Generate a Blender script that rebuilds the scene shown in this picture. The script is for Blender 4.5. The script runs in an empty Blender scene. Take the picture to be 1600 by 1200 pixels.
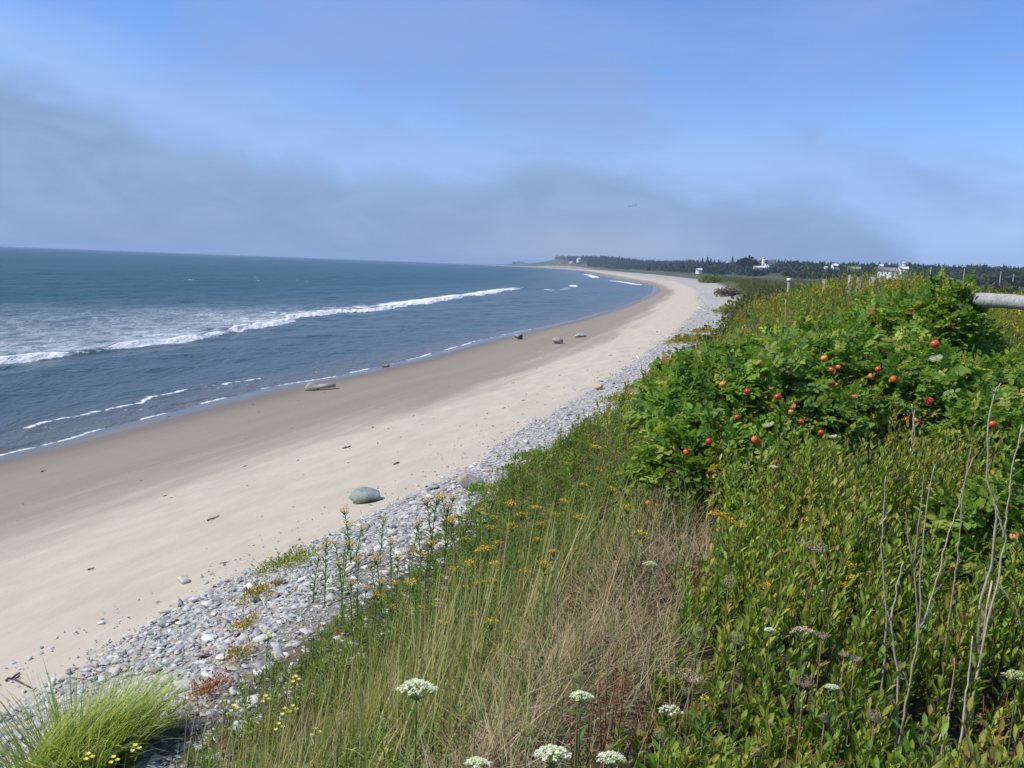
# Long curving beach under a fog bank, seen from a vegetated bank. Everything is built in code.
import bpy, bmesh, math, random
import numpy as np
rng = np.random.default_rng(11)
random.seed(11)
S = bpy.context.scene
COL = S.collection
PI = math.pi

# ------------------------------------------------------------------ camera
EYE = 6.2
FPX = 1340.0
PITCH, ROLL = math.radians(7.9), math.radians(2.14)
_f = np.array([0, math.cos(PITCH), -math.sin(PITCH)])
_r0 = np.array([1.0, 0, 0]); _u0 = np.array([0, math.sin(PITCH), math.cos(PITCH)])
_r = _r0*math.cos(ROLL) + _u0*math.sin(ROLL)
_u = _u0*math.cos(ROLL) - _r0*math.sin(ROLL)
CAM = np.array([0, 0, EYE])

def ray(px, py):
    return _f*FPX + _r*(px-800) - _u*(py-600)

def at_depth(px, py, y):
    """world point on the sight line of a photo pixel at forward distance y"""
    d = ray(px, py); return CAM + d*(y/d[1])

def project(P):
    Q = np.asarray(P, float) - CAM
    zc = Q @ _f
    zc = np.where(zc < 0.01, 0.01, zc)
    return 800 + FPX*(Q @ _r)/zc, 600 - FPX*(Q @ _u)/zc

# ------------------------------------------------------------------ noise
_T = rng.random((64, 256, 256))
def vnoise(x, y, k=0):
    x = np.asarray(x, float); y = np.asarray(y, float)
    xi = np.floor(x).astype(int); yi = np.floor(y).astype(int)
    fx = x-xi; fy = y-yi
    fx = fx*fx*(3-2*fx); fy = fy*fy*(3-2*fy)
    t = _T[k % 64]
    a = t[xi % 256, yi % 256]; b = t[(xi+1) % 256, yi % 256]
    c = t[xi % 256, (yi+1) % 256]; d = t[(xi+1) % 256, (yi+1) % 256]
    return (a*(1-fx)+b*fx)*(1-fy) + (c*(1-fx)+d*fx)*fy
def fbm(x, y, k=0, o=4):
    s = 0; a = 0.5; n = 0
    for i in range(o):
        s = s + a*vnoise(np.asarray(x)*2**i, np.asarray(y)*2**i, k+i*7); n += a; a *= 0.5
    return s/n
def sstep(a, b, x):
    t = np.clip((np.asarray(x, float)-a)/(b-a), 0, 1); return t*t*(3-2*t)

# ------------------------------------------------------------------ shore curves: x as a function of y
def curve(*pts):
    p = np.array(sorted(pts, key=lambda q: q[1])); return lambda y: np.interp(y, p[:, 1], p[:, 0])
_far = [(40, 3500), (-150, 5000), (-500, 7000), (-1700, 13000)]
def farc(d): return [(x+d*k, y) for (x, y), k in zip(_far, (1, 1, 1, 1))]
Xw = curve((-24, -14), (-19, 12), (-15.2, 25), (-13.6, 32.1), (-11.6, 40.2), (-9.4, 45), (-6.6, 54), (-2.3, 71), (1.7, 84), (7.3, 102), (15.4, 133.5), (26.2, 181), (42.1, 258), (52.5, 320), (56.3, 391), (60, 526), (74, 781), (112, 1600), (114.7, 2452), (85, 3000), *farc(0))
Xs = curve((-14.5, -14), (-10.6, 8), (-9.1, 14.8), (-8.1, 18), (-6.3, 23.5), (-4.3, 28.9), (-0.8, 36.7), (1.7, 47), (7.3, 66), (21, 128), (43.5, 234), (64, 391), (72, 560), (88, 800), (128, 1600), (130, 2452), (97, 3000), *farc(12))
Xp = curve((-9, -14), (-5.7, 5), (-5.1, 8.1), (-4.6, 10), (-4.1, 11.7), (-3.2, 13.9), (-2.4, 16.1), (-1.1, 19.5), (-0.3, 22.6), (1.3, 28), (3.1, 33.8), (7.0, 47.4), (12.1, 65.8), (24.5, 115), (48, 234), (72, 391), (82, 560), (100, 800), (140, 1600), (142, 2452), (105, 3000), *farc(20))
Xt = curve((-5, -14), (-2.95, 2), (-2.75, 5), (-2.5, 8), (-1.95, 11), (-0.45, 13.6), (1.8, 17.4), (3.3, 20), (5.6, 29.6), (11.3, 46.3), (31.6, 123), (57, 234), (87, 391), (105, 560), (125, 800), (160, 1600), (158, 2452), (112, 3000), *farc(28))
_wb = lambda y: np.interp(y, [-14, 2, 5, 8, 13, 20, 30, 60, 200, 2000, 3400, 4000], [2.6, 2.75, 3.65, 4.1, 3.4, 2.5, 2.2, 2.4, 4, 16, 14, 10])
Xb = lambda y: Xt(y) + _wb(y)
Zb = lambda y: np.interp(y, [-14, 12, 25, 60, 150, 400, 1200, 2000, 2600, 3200, 3650, 4200], [4.6, 4.6, 4.8, 4.3, 3.7, 3.4, 3.6, 5, 12, 10, 3.0, 2.6])

# forest front (distance) and hill height behind it, by bearing
_AZ = np.arctan((np.array([700, 780, 798, 812, 830, 850, 900, 960, 1000, 1100, 1200, 1400, 1600, 1800])-800)/FPX)
_RF = np.array([4800, 4500, 4100, 3600, 3050, 2750, 2450, 1950, 1560, 1050, 800, 720, 690, 690.])
_AH = np.array([0, 4, 9, 13, 16, 19, 22, 18, 13, 10, 11, 11, 11, 11.])
Rf = lambda az: np.interp(az, _AZ, _RF)
def hill(x, y):
    r = np.hypot(x, y); az = np.arctan2(x, y)
    h = np.interp(az, _AZ, _AH)*sstep(-60, 380, r-Rf(az))
    return h*(1+0.35*(fbm(x/160, y/160, 3)-0.5))

def shore_s(x, y):
    """0 waterline, 1 edge of wet sand, 2 edge of shingle, 3 foot of bank, 4 top of bank, then metres inland"""
    a, b, c, d, e = Xw(y), Xs(y), Xp(y), Xt(y), Xb(y)
    return np.where(x < a, (x-a)/10, np.where(x < b, (x-a)/(b-a), np.where(x < c, 1+(x-b)/(c-b), np.where(x < d, 2+(x-c)/(d-c), np.where(x < e, 3+(x-d)/(e-d), 4+(x-e))))))

def ground(x, y):
    x = np.asarray(x, float); y = np.asarray(y, float)
    s = shore_s(x, y)
    zb = Zb(y)
    z = np.interp(np.clip(s, -30, 4), [-30, -3, 0, 1, 2, 3], [-7, -1.9, 0, 0.8, 1.5, 2.3])
    t = np.clip(s-3, 0, 1)
    z = z + (zb-2.3)*(0.62*t+0.38*t*t)
    o = np.maximum(s-4, 0)
    bump = np.interp(y, [4, 9, 16, 30, 45, 70], [0, 0.25, 0.6, 0.7, 0.5, 0])
    z = z + bump*sstep(0.2, 4.5, o)
    z = z + hill(x, y)*sstep(0, 15, o)
    near = 1-sstep(60, 200, y)
    z = z + near*(sstep(3.0, 3.8, s)*0.22*(fbm(x*1.1, y*1.1, 9)-0.5) + sstep(0.6, 2.0, s)*0.05*(fbm(x*0.8, y*0.35, 5)-0.5))
    z = z + sstep(3.8, 8, s)*0.5*(fbm(x/14, y/14, 21)-0.5)*sstep(25, 60, y)
    return z

def hit(px, py, h=0.0):
    """foot of a thing of height h whose top is seen at a photo pixel (first point where the sight line is h above the ground)"""
    d = ray(px, py); d = d/np.linalg.norm(d)
    t = np.concatenate([np.arange(1.2, 60, 0.02), np.geomspace(60, 6000, 4000)])
    P = CAM[None] + d[None]*t[:, None]
    i = np.argmax(P[:, 2] < ground(P[:, 0], P[:, 1])+h)
    p = P[i]
    return np.array([p[0], p[1], float(ground(p[0], p[1]))])

# ------------------------------------------------------------------ mesh helpers
class G:
    """collects vertices, faces of any size and a colour per vertex, then links them as ONE mesh object"""
    def __init__(s): s.V = []; s.F = {}; s.C = []; s.n = 0; s.A = {}
    def add(s, V, faces, C=(0.5, 0.5, 0.5)):
        V = np.asarray(V, float).reshape(-1, 3)
        C = np.broadcast_to(np.asarray(C, float), V.shape) if np.ndim(C) == 1 else np.asarray(C, float).reshape(-1, 3)
        for f in faces:
            f = np.asarray(f, dtype=np.int64)
            if f.size: s.F.setdefault(f.shape[1], []).append(f+s.n)
        s.V.append(V); s.C.append(C); s.n += len(V)
        return s
    def build(s, name, mat=None, parent=None, smooth=False, attrs=None, loc=None):
        V = np.concatenate(s.V) if s.V else np.zeros((0, 3)); C = np.concatenate(s.C) if s.C else np.zeros((0, 3))
        if loc is not None: V = V-np.asarray(loc, float)
        me = bpy.data.meshes.new(name)
        idx = []; start = []; off = 0
        for k, fl in s.F.items():
            f = np.concatenate(fl); idx.append(f.ravel()); start.append(off+np.arange(len(f))*k); off += f.size
        me.vertices.add(len(V)); me.vertices.foreach_set('co', V.astype(np.float32).ravel())
        if idx:
            idx = np.concatenate(idx); start = np.concatenate(start)
            me.loops.add(len(idx)); me.loops.foreach_set('vertex_index', idx.astype(np.int32))
            me.polygons.add(len(start)); me.polygons.foreach_set('loop_start', start.astype(np.int32))
        a = me.attributes.new('Col', 'FLOAT_COLOR', 'POINT')
        a.data.foreach_set('color', np.concatenate([C, np.ones((len(C), 1))], 1).astype(np.float32).ravel())
        for k, v in (attrs or {}).items():
            v = np.asarray(v, np.float32)
            if v.ndim == 1:
                a = me.attributes.new(k, 'FLOAT', 'POINT'); a.data.foreach_set('value', v)
            else:
                a = me.attributes.new(k, 'FLOAT_VECTOR', 'POINT'); a.data.foreach_set('vector', v.ravel())
        me.update(calc_edges=True); me.validate()
        if smooth: me.polygons.foreach_set('use_smooth', np.ones(len(me.polygons), bool))
        if mat is not None: me.materials.append(mat)
        o = bpy.data.objects.new(name, me); COL.objects.link(o)
        if parent is not None: o.parent = parent
        if loc is not None: o.location = loc
        return o

def tag(o, label=None, cat=None, group=None, kind=None):
    if label: o['label'] = label
    if cat: o['category'] = cat
    if group: o['group'] = group
    if kind: o['kind'] = kind
    return o
def thing(name, label, cat, loc=(0, 0, 0), rz=0.0, group=None):
    o = bpy.data.objects.new(name, None); COL.objects.link(o)
    o.empty_display_size = 0.1
    o.location = loc; o.rotation_euler = (0, 0, rz)
    return tag(o, label, cat, group)
def dup(root, loc, rz=0.0, sc=1.0, label=None, group=None, tilt=(0, 0)):
    r = root.copy(); COL.objects.link(r); r.location = loc; r.rotation_euler = (tilt[0], tilt[1], rz); r.scale = (sc, sc, sc)
    if label: r['label'] = label
    if group: r['group'] = group
    for ch in list(root.children):
        c = ch.copy(); COL.objects.link(c); c.parent = r
        for g in list(ch.children):
            d = g.copy(); COL.objects.link(d); d.parent = c
    return r

def unit(v): return v/np.maximum(np.linalg.norm(v, axis=-1, keepdims=True), 1e-9)
def rnd(a, b, n=None): return rng.uniform(a, b, n)

def tube(path, rad, sides=6, cap=True):
    P = np.asarray(path, float); n = len(P); R = np.broadcast_to(np.asarray(rad, float), (n,))
    T = unit(np.gradient(P, axis=0))
    ref = np.array([0, 0, 1.0]) if abs(T[:, 2]).mean() < 0.8 else np.array([1.0, 0, 0])
    A = unit(np.cross(T, ref)); B = np.cross(T, A)
    a = np.arange(sides)*2*PI/sides
    V = P[:, None] + R[:, None, None]*(np.cos(a)[None, :, None]*A[:, None] + np.sin(a)[None, :, None]*B[:, None])
    i, j = np.meshgrid(np.arange(n-1), np.arange(sides), indexing='ij'); j2 = (j+1) % sides
    Q = np.stack([i*sides+j, i*sides+j2, (i+1)*sides+j2, (i+1)*sides+j], -1).reshape(-1, 4)
    F = [Q]
    if cap: F += [np.arange(sides)[None, ::-1], (np.arange(sides)+(n-1)*sides)[None]]
    return V.reshape(-1, 3), F

def box(c, d, rz=0.0):
    x, y, z = np.array(d)/2
    V = np.array([[-x, -y, -z], [x, -y, -z], [x, y, -z], [-x, y, -z], [-x, -y, z], [x, -y, z], [x, y, z], [-x, y, z]])
    cz, sz = math.cos(rz), math.sin(rz)
    V = V @ np.array([[cz, sz, 0], [-sz, cz, 0], [0, 0, 1]]) + np.asarray(c, float)
    return V, [np.array([[0, 3, 2, 1], [4, 5, 6, 7], [0, 1, 5, 4], [1, 2, 6, 5], [2, 3, 7, 6], [3, 0, 4, 7]])]

_ICO = {}
def ico(sub):
    if sub not in _ICO:
        bm = bmesh.new(); bmesh.ops.create_icosphere(bm, subdivisions=sub, radius=1.0)
        V = np.array([v.co[:] for v in bm.verts]); F = np.array([[v.index for v in f.verts] for f in bm.faces]); bm.free()
        _ICO[sub] = (V, F)
    return _ICO[sub]
def rock(seed, size, sub=3, cuts=16, depth=(0.62, 0.92), rough=0.05):
    r = np.random.default_rng(seed); V, F = ico(sub); V = V.copy()
    for _ in range(cuts):
        n = unit(r.normal(size=3)*np.array([1, 1, 1.2])); d = r.uniform(*depth)
        V -= np.maximum(V @ n - d, 0)[:, None]*n*0.93
    for k in range(3):
        q = r.normal(size=3)*3*2**k; V *= 1+(rough/(k+1))*np.sin(V @ q + r.uniform(0, 6))[:, None]
    V = V*np.asarray(size, float)/2
    return V, [F]

# ------------------------------------------------------------------ vegetation generators (vectorised)
def blades(P, L, W, head, lean, curl, cb, ct, sag=0.0):
    """thin tapering grass blades: 7 vertices each"""
    P = np.asarray(P, float); n = len(P)
    L, W, head, lean, curl = [np.broadcast_to(np.asarray(q, float), (n,)) for q in (L, W, head, lean, curl)]
    h = np.stack([np.cos(head), np.sin(head), np.zeros(n)], 1)
    tw = head + PI/2 + rnd(-0.9, 0.9, n)
    wv = np.stack([np.cos(tw), np.sin(tw), rnd(-0.2, 0.2, n)], 1)
    ts = [0, 0.4, 0.75, 1.0]; pos = P.copy(); rows = []; prev = 0
    for t in ts:
        if t > 0:
            a = lean + curl*((t+prev)/2)
            pos = pos + (L*(t-prev))[:, None]*(np.sin(a)[:, None]*h + np.cos(a)[:, None]*np.array([0, 0, 1.0]))
        prev = t
        w = (W*(1-t)**0.6*0.5 if t > 0 else W*0.4)[:, None]*wv
        if t < 1: rows += [pos-w, pos+w]
        else: rows += [pos]
    V = np.stack(rows, 1)
    b = (np.arange(n)*7)[:, None]
    Q = np.concatenate([b+np.array([0, 1, 3, 2]), b+np.array([2, 3, 5, 4])]); T = b+np.array([4, 5, 6])
    cb = np.broadcast_to(cb, (n, 3)); ct = np.broadcast_to(ct, (n, 3))
    k = np.array([0, 0, .4, .4, .75, .75, 1])[None, :, None]
    C = cb[:, None]*(1-k)+ct[:, None]*k
    return V.reshape(-1, 3), [Q, T], C.reshape(-1, 3)

def leaves(P, D, N, L, W, C, fold=0.25, wide=(0.38, 0.72), droop=0.0):
    """folded leaf of six outline points, two quads"""
    P = np.asarray(P, float); n = len(P); D = unit(np.asarray(D, float)); N = np.asarray(N, float)
    X = unit(np.cross(D, N)); N = np.cross(X, D)
    L = np.broadcast_to(np.asarray(L, float), (n,))[:, None]; W = np.broadcast_to(np.asarray(W, float), (n,))[:, None]
    a, b = wide
    up = N*W*fold
    base = P; tip = P+D*L-N*L*droop
    R1 = P+D*L*a+X*W*0.5+up; R2 = P+D*L*b+X*W*0.42+up-N*L*droop*0.5
    L1 = P+D*L*a-X*W*0.5+up; L2 = P+D*L*b-X*W*0.42+up-N*L*droop*0.5
    V = np.stack([base, R1, R2, tip, L2, L1], 1)
    i = (np.arange(n)*6)[:, None]
    Q = np.concatenate([i+np.array([0, 1, 2, 3]), i+np.array([0, 3, 4, 5])])
    C = np.broadcast_to(np.asarray(C, float), (n, 3))
    return V.reshape(-1, 3), [Q], np.repeat(C, 6, 0)

def rdir(n, up=0.0):
    v = rng.normal(size=(n, 3)); v[:, 2] += up; return unit(v)
def pick(cols, n, p=None, var=0.18):
    cols = np.asarray(cols, float); c = cols[rng.choice(len(cols), n, p=p)]
    return c*rng.uniform(1-var, 1+var, (n, 1))*rng.uniform(1-var*0.4, 1+var*0.4, (n, 3))

# ------------------------------------------------------------------ materials
def new_mat(name):
    m = bpy.data.materials.new(name); m.use_nodes = True; nt = m.node_tree; nt.nodes.clear()
    out = nt.nodes.new('ShaderNodeOutputMaterial'); return m, nt, out
def N(nt, t, **kw):
    n = nt.nodes.new(t)
    for k, v in kw.items():
        if k.startswith('i_'): n.inputs[k[2:].replace('_', ' ')].default_value = v
        else: setattr(n, k, v)
    return n
def mix(nt, fac, a, b, mode='MIX'):
    n = N(nt, 'ShaderNodeMix', data_type='RGBA', blend_type=mode)
    for i, v in ((0, fac), (6, a), (7, b)):
        if hasattr(v, 'is_linked'): nt.links.new(v, n.inputs[i])
        else: n.inputs[i].default_value = v if i == 0 or len(v) == 4 else (*v, 1)
    return n.outputs[2]
def math_n(nt, op, a, b=0.0, c=0.0, clamp=False):
    n = N(nt, 'ShaderNodeMath', operation=op, use_clamp=clamp)
    for i, v in enumerate((a, b, c)):
        if hasattr(v, 'is_linked'): nt.links.new(v, n.inputs[i])
        else: n.inputs[i].default_value = v
    return n.outputs[0]
def ramp(nt, x, a, b, lo=0.0, hi=1.0, kind='SMOOTHSTEP'):
    n = N(nt, 'ShaderNodeMapRange', interpolation_type=kind)
    nt.links.new(x, n.inputs[0])
    for i, v in ((1, a), (2, b), (3, lo), (4, hi)):
        if hasattr(v, 'is_linked'): nt.links.new(v, n.inputs[i])
        else: n.inputs[i].default_value = v
    return n.outputs[0]
def noise(nt, vec, scale, detail=4, rough=0.55, dist=0.0):
    n = N(nt, 'ShaderNodeTexNoise'); n.inputs['Scale'].default_value = scale; n.inputs['Detail'].default_value = detail
    n.inputs['Roughness'].default_value = rough; n.inputs['Distortion'].default_value = dist
    if vec is not None: nt.links.new(vec, n.inputs['Vector'])
    return n.outputs[0]
def vmul(nt, vec, v):
    n = N(nt, 'ShaderNodeVectorMath', operation='MULTIPLY'); nt.links.new(vec, n.inputs[0]); n.inputs[1].default_value = v; return n.outputs[0]
def attr(nt, name): return N(nt, 'ShaderNodeAttribute', attribute_name=name)
def bump(nt, h, strength, dist, normal=None):
    n = N(nt, 'ShaderNodeBump'); n.inputs['Strength'].default_value = strength; n.inputs['Distance'].default_value = dist
    nt.links.new(h, n.inputs['Height'])
    if normal is not None: nt.links.new(normal, n.inputs['Normal'])
    return n.outputs[0]

def leaf_mat(name, rough=0.5, trans=0.25, spec=0.4):
    m, nt, out = new_mat(name)
    c = attr(nt, 'Col').outputs['Color']
    geo = N(nt, 'ShaderNodeNewGeometry')
    mott = noise(nt, geo.outputs['Position'], 45, 2)
    c2 = mix(nt, ramp(nt, mott, 0.3, 0.7, 0, 0.35, 'LINEAR'), c, mix(nt, 1.0, c, (1.5, 1.35, 1.0), 'MULTIPLY'))
    p = N(nt, 'ShaderNodeBsdfPrincipled'); nt.links.new(c2, p.inputs['Base Color']); p.inputs['Roughness'].default_value = rough
    p.inputs['Specular IOR Level'].default_value = spec
    t = N(nt, 'ShaderNodeBsdfTranslucent'); nt.links.new(mix(nt, 1.0, c2, (1.5, 1.7, 0.6), 'MULTIPLY'), t.inputs['Color'])
    s = N(nt, 'ShaderNodeMixShader'); s.inputs[0].default_value = trans
    nt.links.new(p.outputs[0], s.inputs[1]); nt.links.new(t.outputs[0], s.inputs[2]); nt.links.new(s.outputs[0], out.inputs[0])
    return m
def solid_mat(name, rough=0.7, nscale=20.0, var=0.3, bstr=0.3, bdist=0.01, spec=0.35, stretch=(1, 1, 1)):
    """colour from the mesh's own colours, mottled and bumped by noise"""
    m, nt, out = new_mat(name)
    c = attr(nt, 'Col').outputs['Color']
    tc = N(nt, 'ShaderNodeTexCoord').outputs['Object']; v = vmul(nt, tc, stretch)
    n1 = noise(nt, v, nscale, 6, 0.6)
    dark = mix(nt, 1.0, c, (1-var, 1-var, 1-var), 'MULTIPLY'); light = mix(nt, 1.0, c, (1+var, 1+var, 1+var), 'MULTIPLY')
    cc = mix(nt, ramp(nt, n1, 0.3, 0.7, 0, 1, 'LINEAR'), dark, light)
    p = N(nt, 'ShaderNodeBsdfPrincipled'); nt.links.new(cc, p.inputs['Base Color']); p.inputs['Roughness'].default_value = rough
    p.inputs['Specular IOR Level'].default_value = spec
    if bstr: nt.links.new(bump(nt, noise(nt, v, nscale*2.5, 5, 0.65), bstr, bdist), p.inputs['Normal'])
    nt.links.new(p.outputs[0], out.inputs[0]); return m
M = dict(
    leaf=leaf_mat('leaf', 0.52, 0.36, 0.2), grass=leaf_mat('grass_blade', 0.5, 0.3, 0.35), dry=leaf_mat('dry_grass', 0.75, 0.15, 0.2),
    petal=leaf_mat('petal', 0.7, 0.25, 0.2), conifer=leaf_mat('conifer', 0.8, 0.05, 0.1),
    stone=solid_mat('slate', 0.65, 22, 0.18, 0.35, 0.01), rock=solid_mat('boulder', 0.8, 7, 0.28, 0.6, 0.03),
    stem=solid_mat('stem', 0.75, 60, 0.2, 0.2, 0.002), wood=solid_mat('weathered_wood', 0.8, 14, 0.35, 0.6, 0.01, 0.25, (0.25, 2.2, 2.2)),
    wall=solid_mat('painted_wall', 0.7, 1.2, 0.06, 0.0), roof=solid_mat('roof', 0.8, 2, 0.15, 0.0), hip=solid_mat('rose_hip', 0.32, 30, 0.15, 0.0, 0.0, 0.5),
)
# ------------------------------------------------------------------ beach and bank: one sheet cut along the foot of the bank
def beach_mat():
    m, nt, out = new_mat('sand')
    sh = attr(nt, 'shore').outputs['Vector']           # (metres up the beach, metres along it, shore coordinate)
    sx = N(nt, 'ShaderNodeSeparateXYZ'); nt.links.new(sh, sx.inputs[0]); s = sx.outputs[2]
    geo = N(nt, 'ShaderNodeNewGeometry').outputs['Position']
    long_n = noise(nt, vmul(nt, sh, (0.9, 0.06, 0)), 0.55, 7, 0.62, 0.6)     # streaks along the shore
    mid_n = noise(nt, vmul(nt, sh, (1, 0.35, 0)), 1.6, 6, 0.6)
    fine = noise(nt, geo, 90, 3, 0.7)
    s2 = math_n(nt, 'ADD', s, math_n(nt, 'MULTIPLY', math_n(nt, 'SUBTRACT', long_n, 0.5), 1.1))
    s2 = math_n(nt, 'ADD', s2, math_n(nt, 'MULTIPLY', math_n(nt, 'SUBTRACT', mid_n, 0.5), 0.22))
    wet = mix(nt, ramp(nt, s, 0.0, 0.42), (0.13, 0.108, 0.082), (0.275, 0.232, 0.175))
    wet = mix(nt, ramp(nt, long_n, 0.35, 0.7, 0, 0.6), wet, (0.235, 0.195, 0.147))
    dry = mix(nt, ramp(nt, mid_n, 0.3, 0.75), (0.455, 0.39, 0.295), (0.53, 0.46, 0.35))
    c = mix(nt, ramp(nt, s2, 0.70, 1.02), wet, mix(nt, ramp(nt, s2, 0.9, 1.25), (0.36, 0.31, 0.24), dry))
    c = mix(nt, math_n(nt, 'MULTIPLY', ramp(nt, mid_n, 0.60, 0.74), ramp(nt, s, 1.5, 1.95, 0, 0.3)), c, (0.42, 0.36, 0.28))
    speck = ramp(nt, noise(nt, geo, 26, 2, 0.6), 0.69, 0.74)
    c = mix(nt, math_n(nt, 'MULTIPLY', speck, ramp(nt, long_n, 0.5, 0.68, 0, 0.35)), c, (0.14, 0.11, 0.085))
    c = mix(nt, ramp(nt, fine, 0.3, 0.7, 0.0, 0.22, 'LINEAR'), c, mix(nt, 1.0, c, (0.72, 0.72, 0.72), 'MULTIPLY'))
    # shingle between the sand and the bank
    vo = N(nt, 'ShaderNodeTexVoronoi'); vo.inputs['Scale'].default_value = 9; nt.links.new(vmul(nt, geo, (1, 0.7, 1)), vo.inputs['Vector'])
    cs = N(nt, 'ShaderNodeSeparateColor'); nt.links.new(vo.outputs['Color'], cs.inputs[0])
    peb = mix(nt, cs.outputs[0], (0.30, 0.31, 0.30), (0.52, 0.51, 0.48))
    peb = mix(nt, ramp(nt, cs.outputs[1], 0.8, 0.86), peb, (0.42, 0.34, 0.25))
    peb = mix(nt, ramp(nt, vo.outputs['Distance'], 0.36, 0.66, 0, 0.6), peb, (0.14, 0.13, 0.12))
    s3 = math_n(nt, 'ADD', s, math_n(nt, 'MULTIPLY', math_n(nt, 'SUBTRACT', mid_n, 0.5), 0.7))
    k = ramp(nt, s3, 1.98, 2.12)
    far_mix = math_n(nt, 'MULTIPLY', ramp(nt, sx.outputs[1], 60, 160, 0, 0.6), ramp(nt, long_n, 0.4, 0.62, 0.3, 1))
    peb = mix(nt, far_mix, peb, (0.47, 0.44, 0.37)); peb = mix(nt, math_n(nt, 'MULTIPLY', ramp(nt, sx.outputs[1], 25, 60, 0, 0.7), ramp(nt, noise(nt, vmul(nt, sh, (1, 0.3, 0)), 0.5, 4, 0.6), 0.56, 0.68)), peb, (0.26, 0.25, 0.11))
    c = mix(nt, k, c, peb)
    p = N(nt, 'ShaderNodeBsdfPrincipled'); nt.links.new(c, p.inputs['Base Color'])
    c = mix(nt, ramp(nt, s, 0.10, 0.02, 0, 0.45), c, (0.09, 0.08, 0.068)); nt.links.new(c, p.inputs['Base Color'])
    nt.links.new(ramp(nt, math_n(nt, 'ADD', s, math_n(nt, 'MULTIPLY', math_n(nt, 'SUBTRACT', mid_n, 0.5), 0.08)), 0.03, 0.22, 0.12, 0.9), p.inputs['Roughness'])
    p.inputs['Specular IOR Level'].default_value = 0.3
    b = bump(nt, mid_n, 0.35, 0.10); b = bump(nt, fine, 0.15, 0.01, b)
    hv = math_n(nt, 'MULTIPLY', math_n(nt, 'SUBTRACT', 0.6, vo.outputs['Distance']), k)
    b = bump(nt, hv, 0.8, 0.05, b)
    nt.links.new(b, p.inputs['Normal']); nt.links.new(p.outputs[0], out.inputs[0]); return m
def bank_mat():
    m, nt, out = new_mat('bank_soil')
    sh = attr(nt, 'shore').outputs['Vector']; sx = N(nt, 'ShaderNodeSeparateXYZ'); nt.links.new(sh, sx.inputs[0]); y = sx.outputs[1]
    geo = N(nt, 'ShaderNodeNewGeometry').outputs['Position']
    n1 = noise(nt, geo, 1.4, 6, 0.6); n2 = noise(nt, geo, 14, 5, 0.65); nb = noise(nt, vmul(nt, geo, (1, 1, 0)), 0.035, 5, 0.6)
    nb2 = noise(nt, vmul(nt, geo, (1, 0.35, 0)), 0.012, 4, 0.6)
    near = mix(nt, ramp(nt, n2, 0.3, 0.7), (0.07, 0.052, 0.032), (0.15, 0.12, 0.075))
    near = mix(nt, ramp(nt, n1, 0.45, 0.65, 0, 0.7), near, (0.06, 0.065, 0.025))
    marsh = mix(nt, ramp(nt, nb, 0.35, 0.65), (0.055, 0.072, 0.028), (0.115, 0.115, 0.05))
    marsh = mix(nt, ramp(nt, nb2, 0.5, 0.66), marsh, (0.12, 0.095, 0.06))
    far = mix(nt, ramp(nt, nb2, 0.40, 0.6), (0.06, 0.075, 0.035), (0.11, 0.115, 0.055))
    c = mix(nt, ramp(nt, y, 30, 60), near, marsh)
    c = mix(nt, ramp(nt, y, 500, 1200), c, far)
    s = sx.outputs[2]
    face = math_n(nt, 'MULTIPLY', math_n(nt, 'MULTIPLY', ramp(nt, s, 3.95, 3.7), ramp(nt, nb, 0.36, 0.5)), ramp(nt, y, 1500, 2100, 0, 0.9))
    c = mix(nt, face, c, (0.40, 0.27, 0.19))
    c = mix(nt, ramp(nt, s, math_n(nt, 'ADD', 3.12, ramp(nt, y, 7, 9, 0, 0.2)), math_n(nt, 'ADD', 3.0, ramp(nt, y, 7, 9, 0, 0.2))), c, mix(nt, ramp(nt, noise(nt, geo, 22, 4, 0.7), 0.4, 0.62), (0.10, 0.09, 0.075), (0.34, 0.32, 0.28)))
    p = N(nt, 'ShaderNodeBsdfPrincipled'); nt.links.new(c, p.inputs['Base Color']); p.inputs['Roughness'].default_value = 0.95; p.inputs['Specular IOR Level'].default_value = 0.1
    nt.links.new(bump(nt, n2, 0.6, 0.06), p.inputs['Normal']); nt.links.new(p.outputs[0], out.inputs[0]); return m

Y = np.concatenate([np.linspace(-12, 3, 40)[:-1], np.geomspace(3, 200, 420)[:-1], np.geomspace(200, 13000, 260)])
def sheet(Xcols, name, mat):
    X = Xcols                                        # (rows, cols)
    YY = np.repeat(Y[:, None], X.shape[1], 1)
    Z = ground(X, YY)
    s = shore_s(X, YY)
    n, c = X.shape
    g = G(); i, j = np.meshgrid(np.arange(n-1), np.arange(c-1), indexing='ij')
    q = np.stack([i*c+j, i*c+j+1, (i+1)*c+j+1, (i+1)*c+j], -1).reshape(-1, 4)
    g.add(np.stack([X, YY, Z], -1), [q])
    o = g.build(name, mat, smooth=True, attrs={'shore': np.stack([X-Xw(YY), YY, s], -1).reshape(-1, 3)})
    return tag(o, kind='structure')
def cols(*parts): return np.concatenate(parts, 1)
def between(a, b, n, end=False):
    t = np.linspace(0, 1, n, endpoint=end)[None]; return a[:, None]*(1-t)+b[:, None]*t
beach = sheet(cols(between(Xw(Y)-np.maximum(60, 0.05*Y), Xw(Y)-6, 10), between(Xw(Y)-6, Xw(Y), 12), between(Xw(Y), Xs(Y), 26), between(Xs(Y), Xp(Y), 22), between(Xp(Y), Xt(Y), 20), Xt(Y)[:, None]), 'beach', beach_mat())
_w = np.maximum(70, 1.15*np.maximum(Y, 0))
_off = np.concatenate([np.linspace(0, 0.12, 40)[1:], np.geomspace(0.12, 1, 60)[1:]])
bank = sheet(cols(between(Xt(Y), Xb(Y), 34), Xb(Y)[:, None], Xb(Y)[:, None]+_w[:, None]*_off[None]), 'bank', bank_mat())

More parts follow.
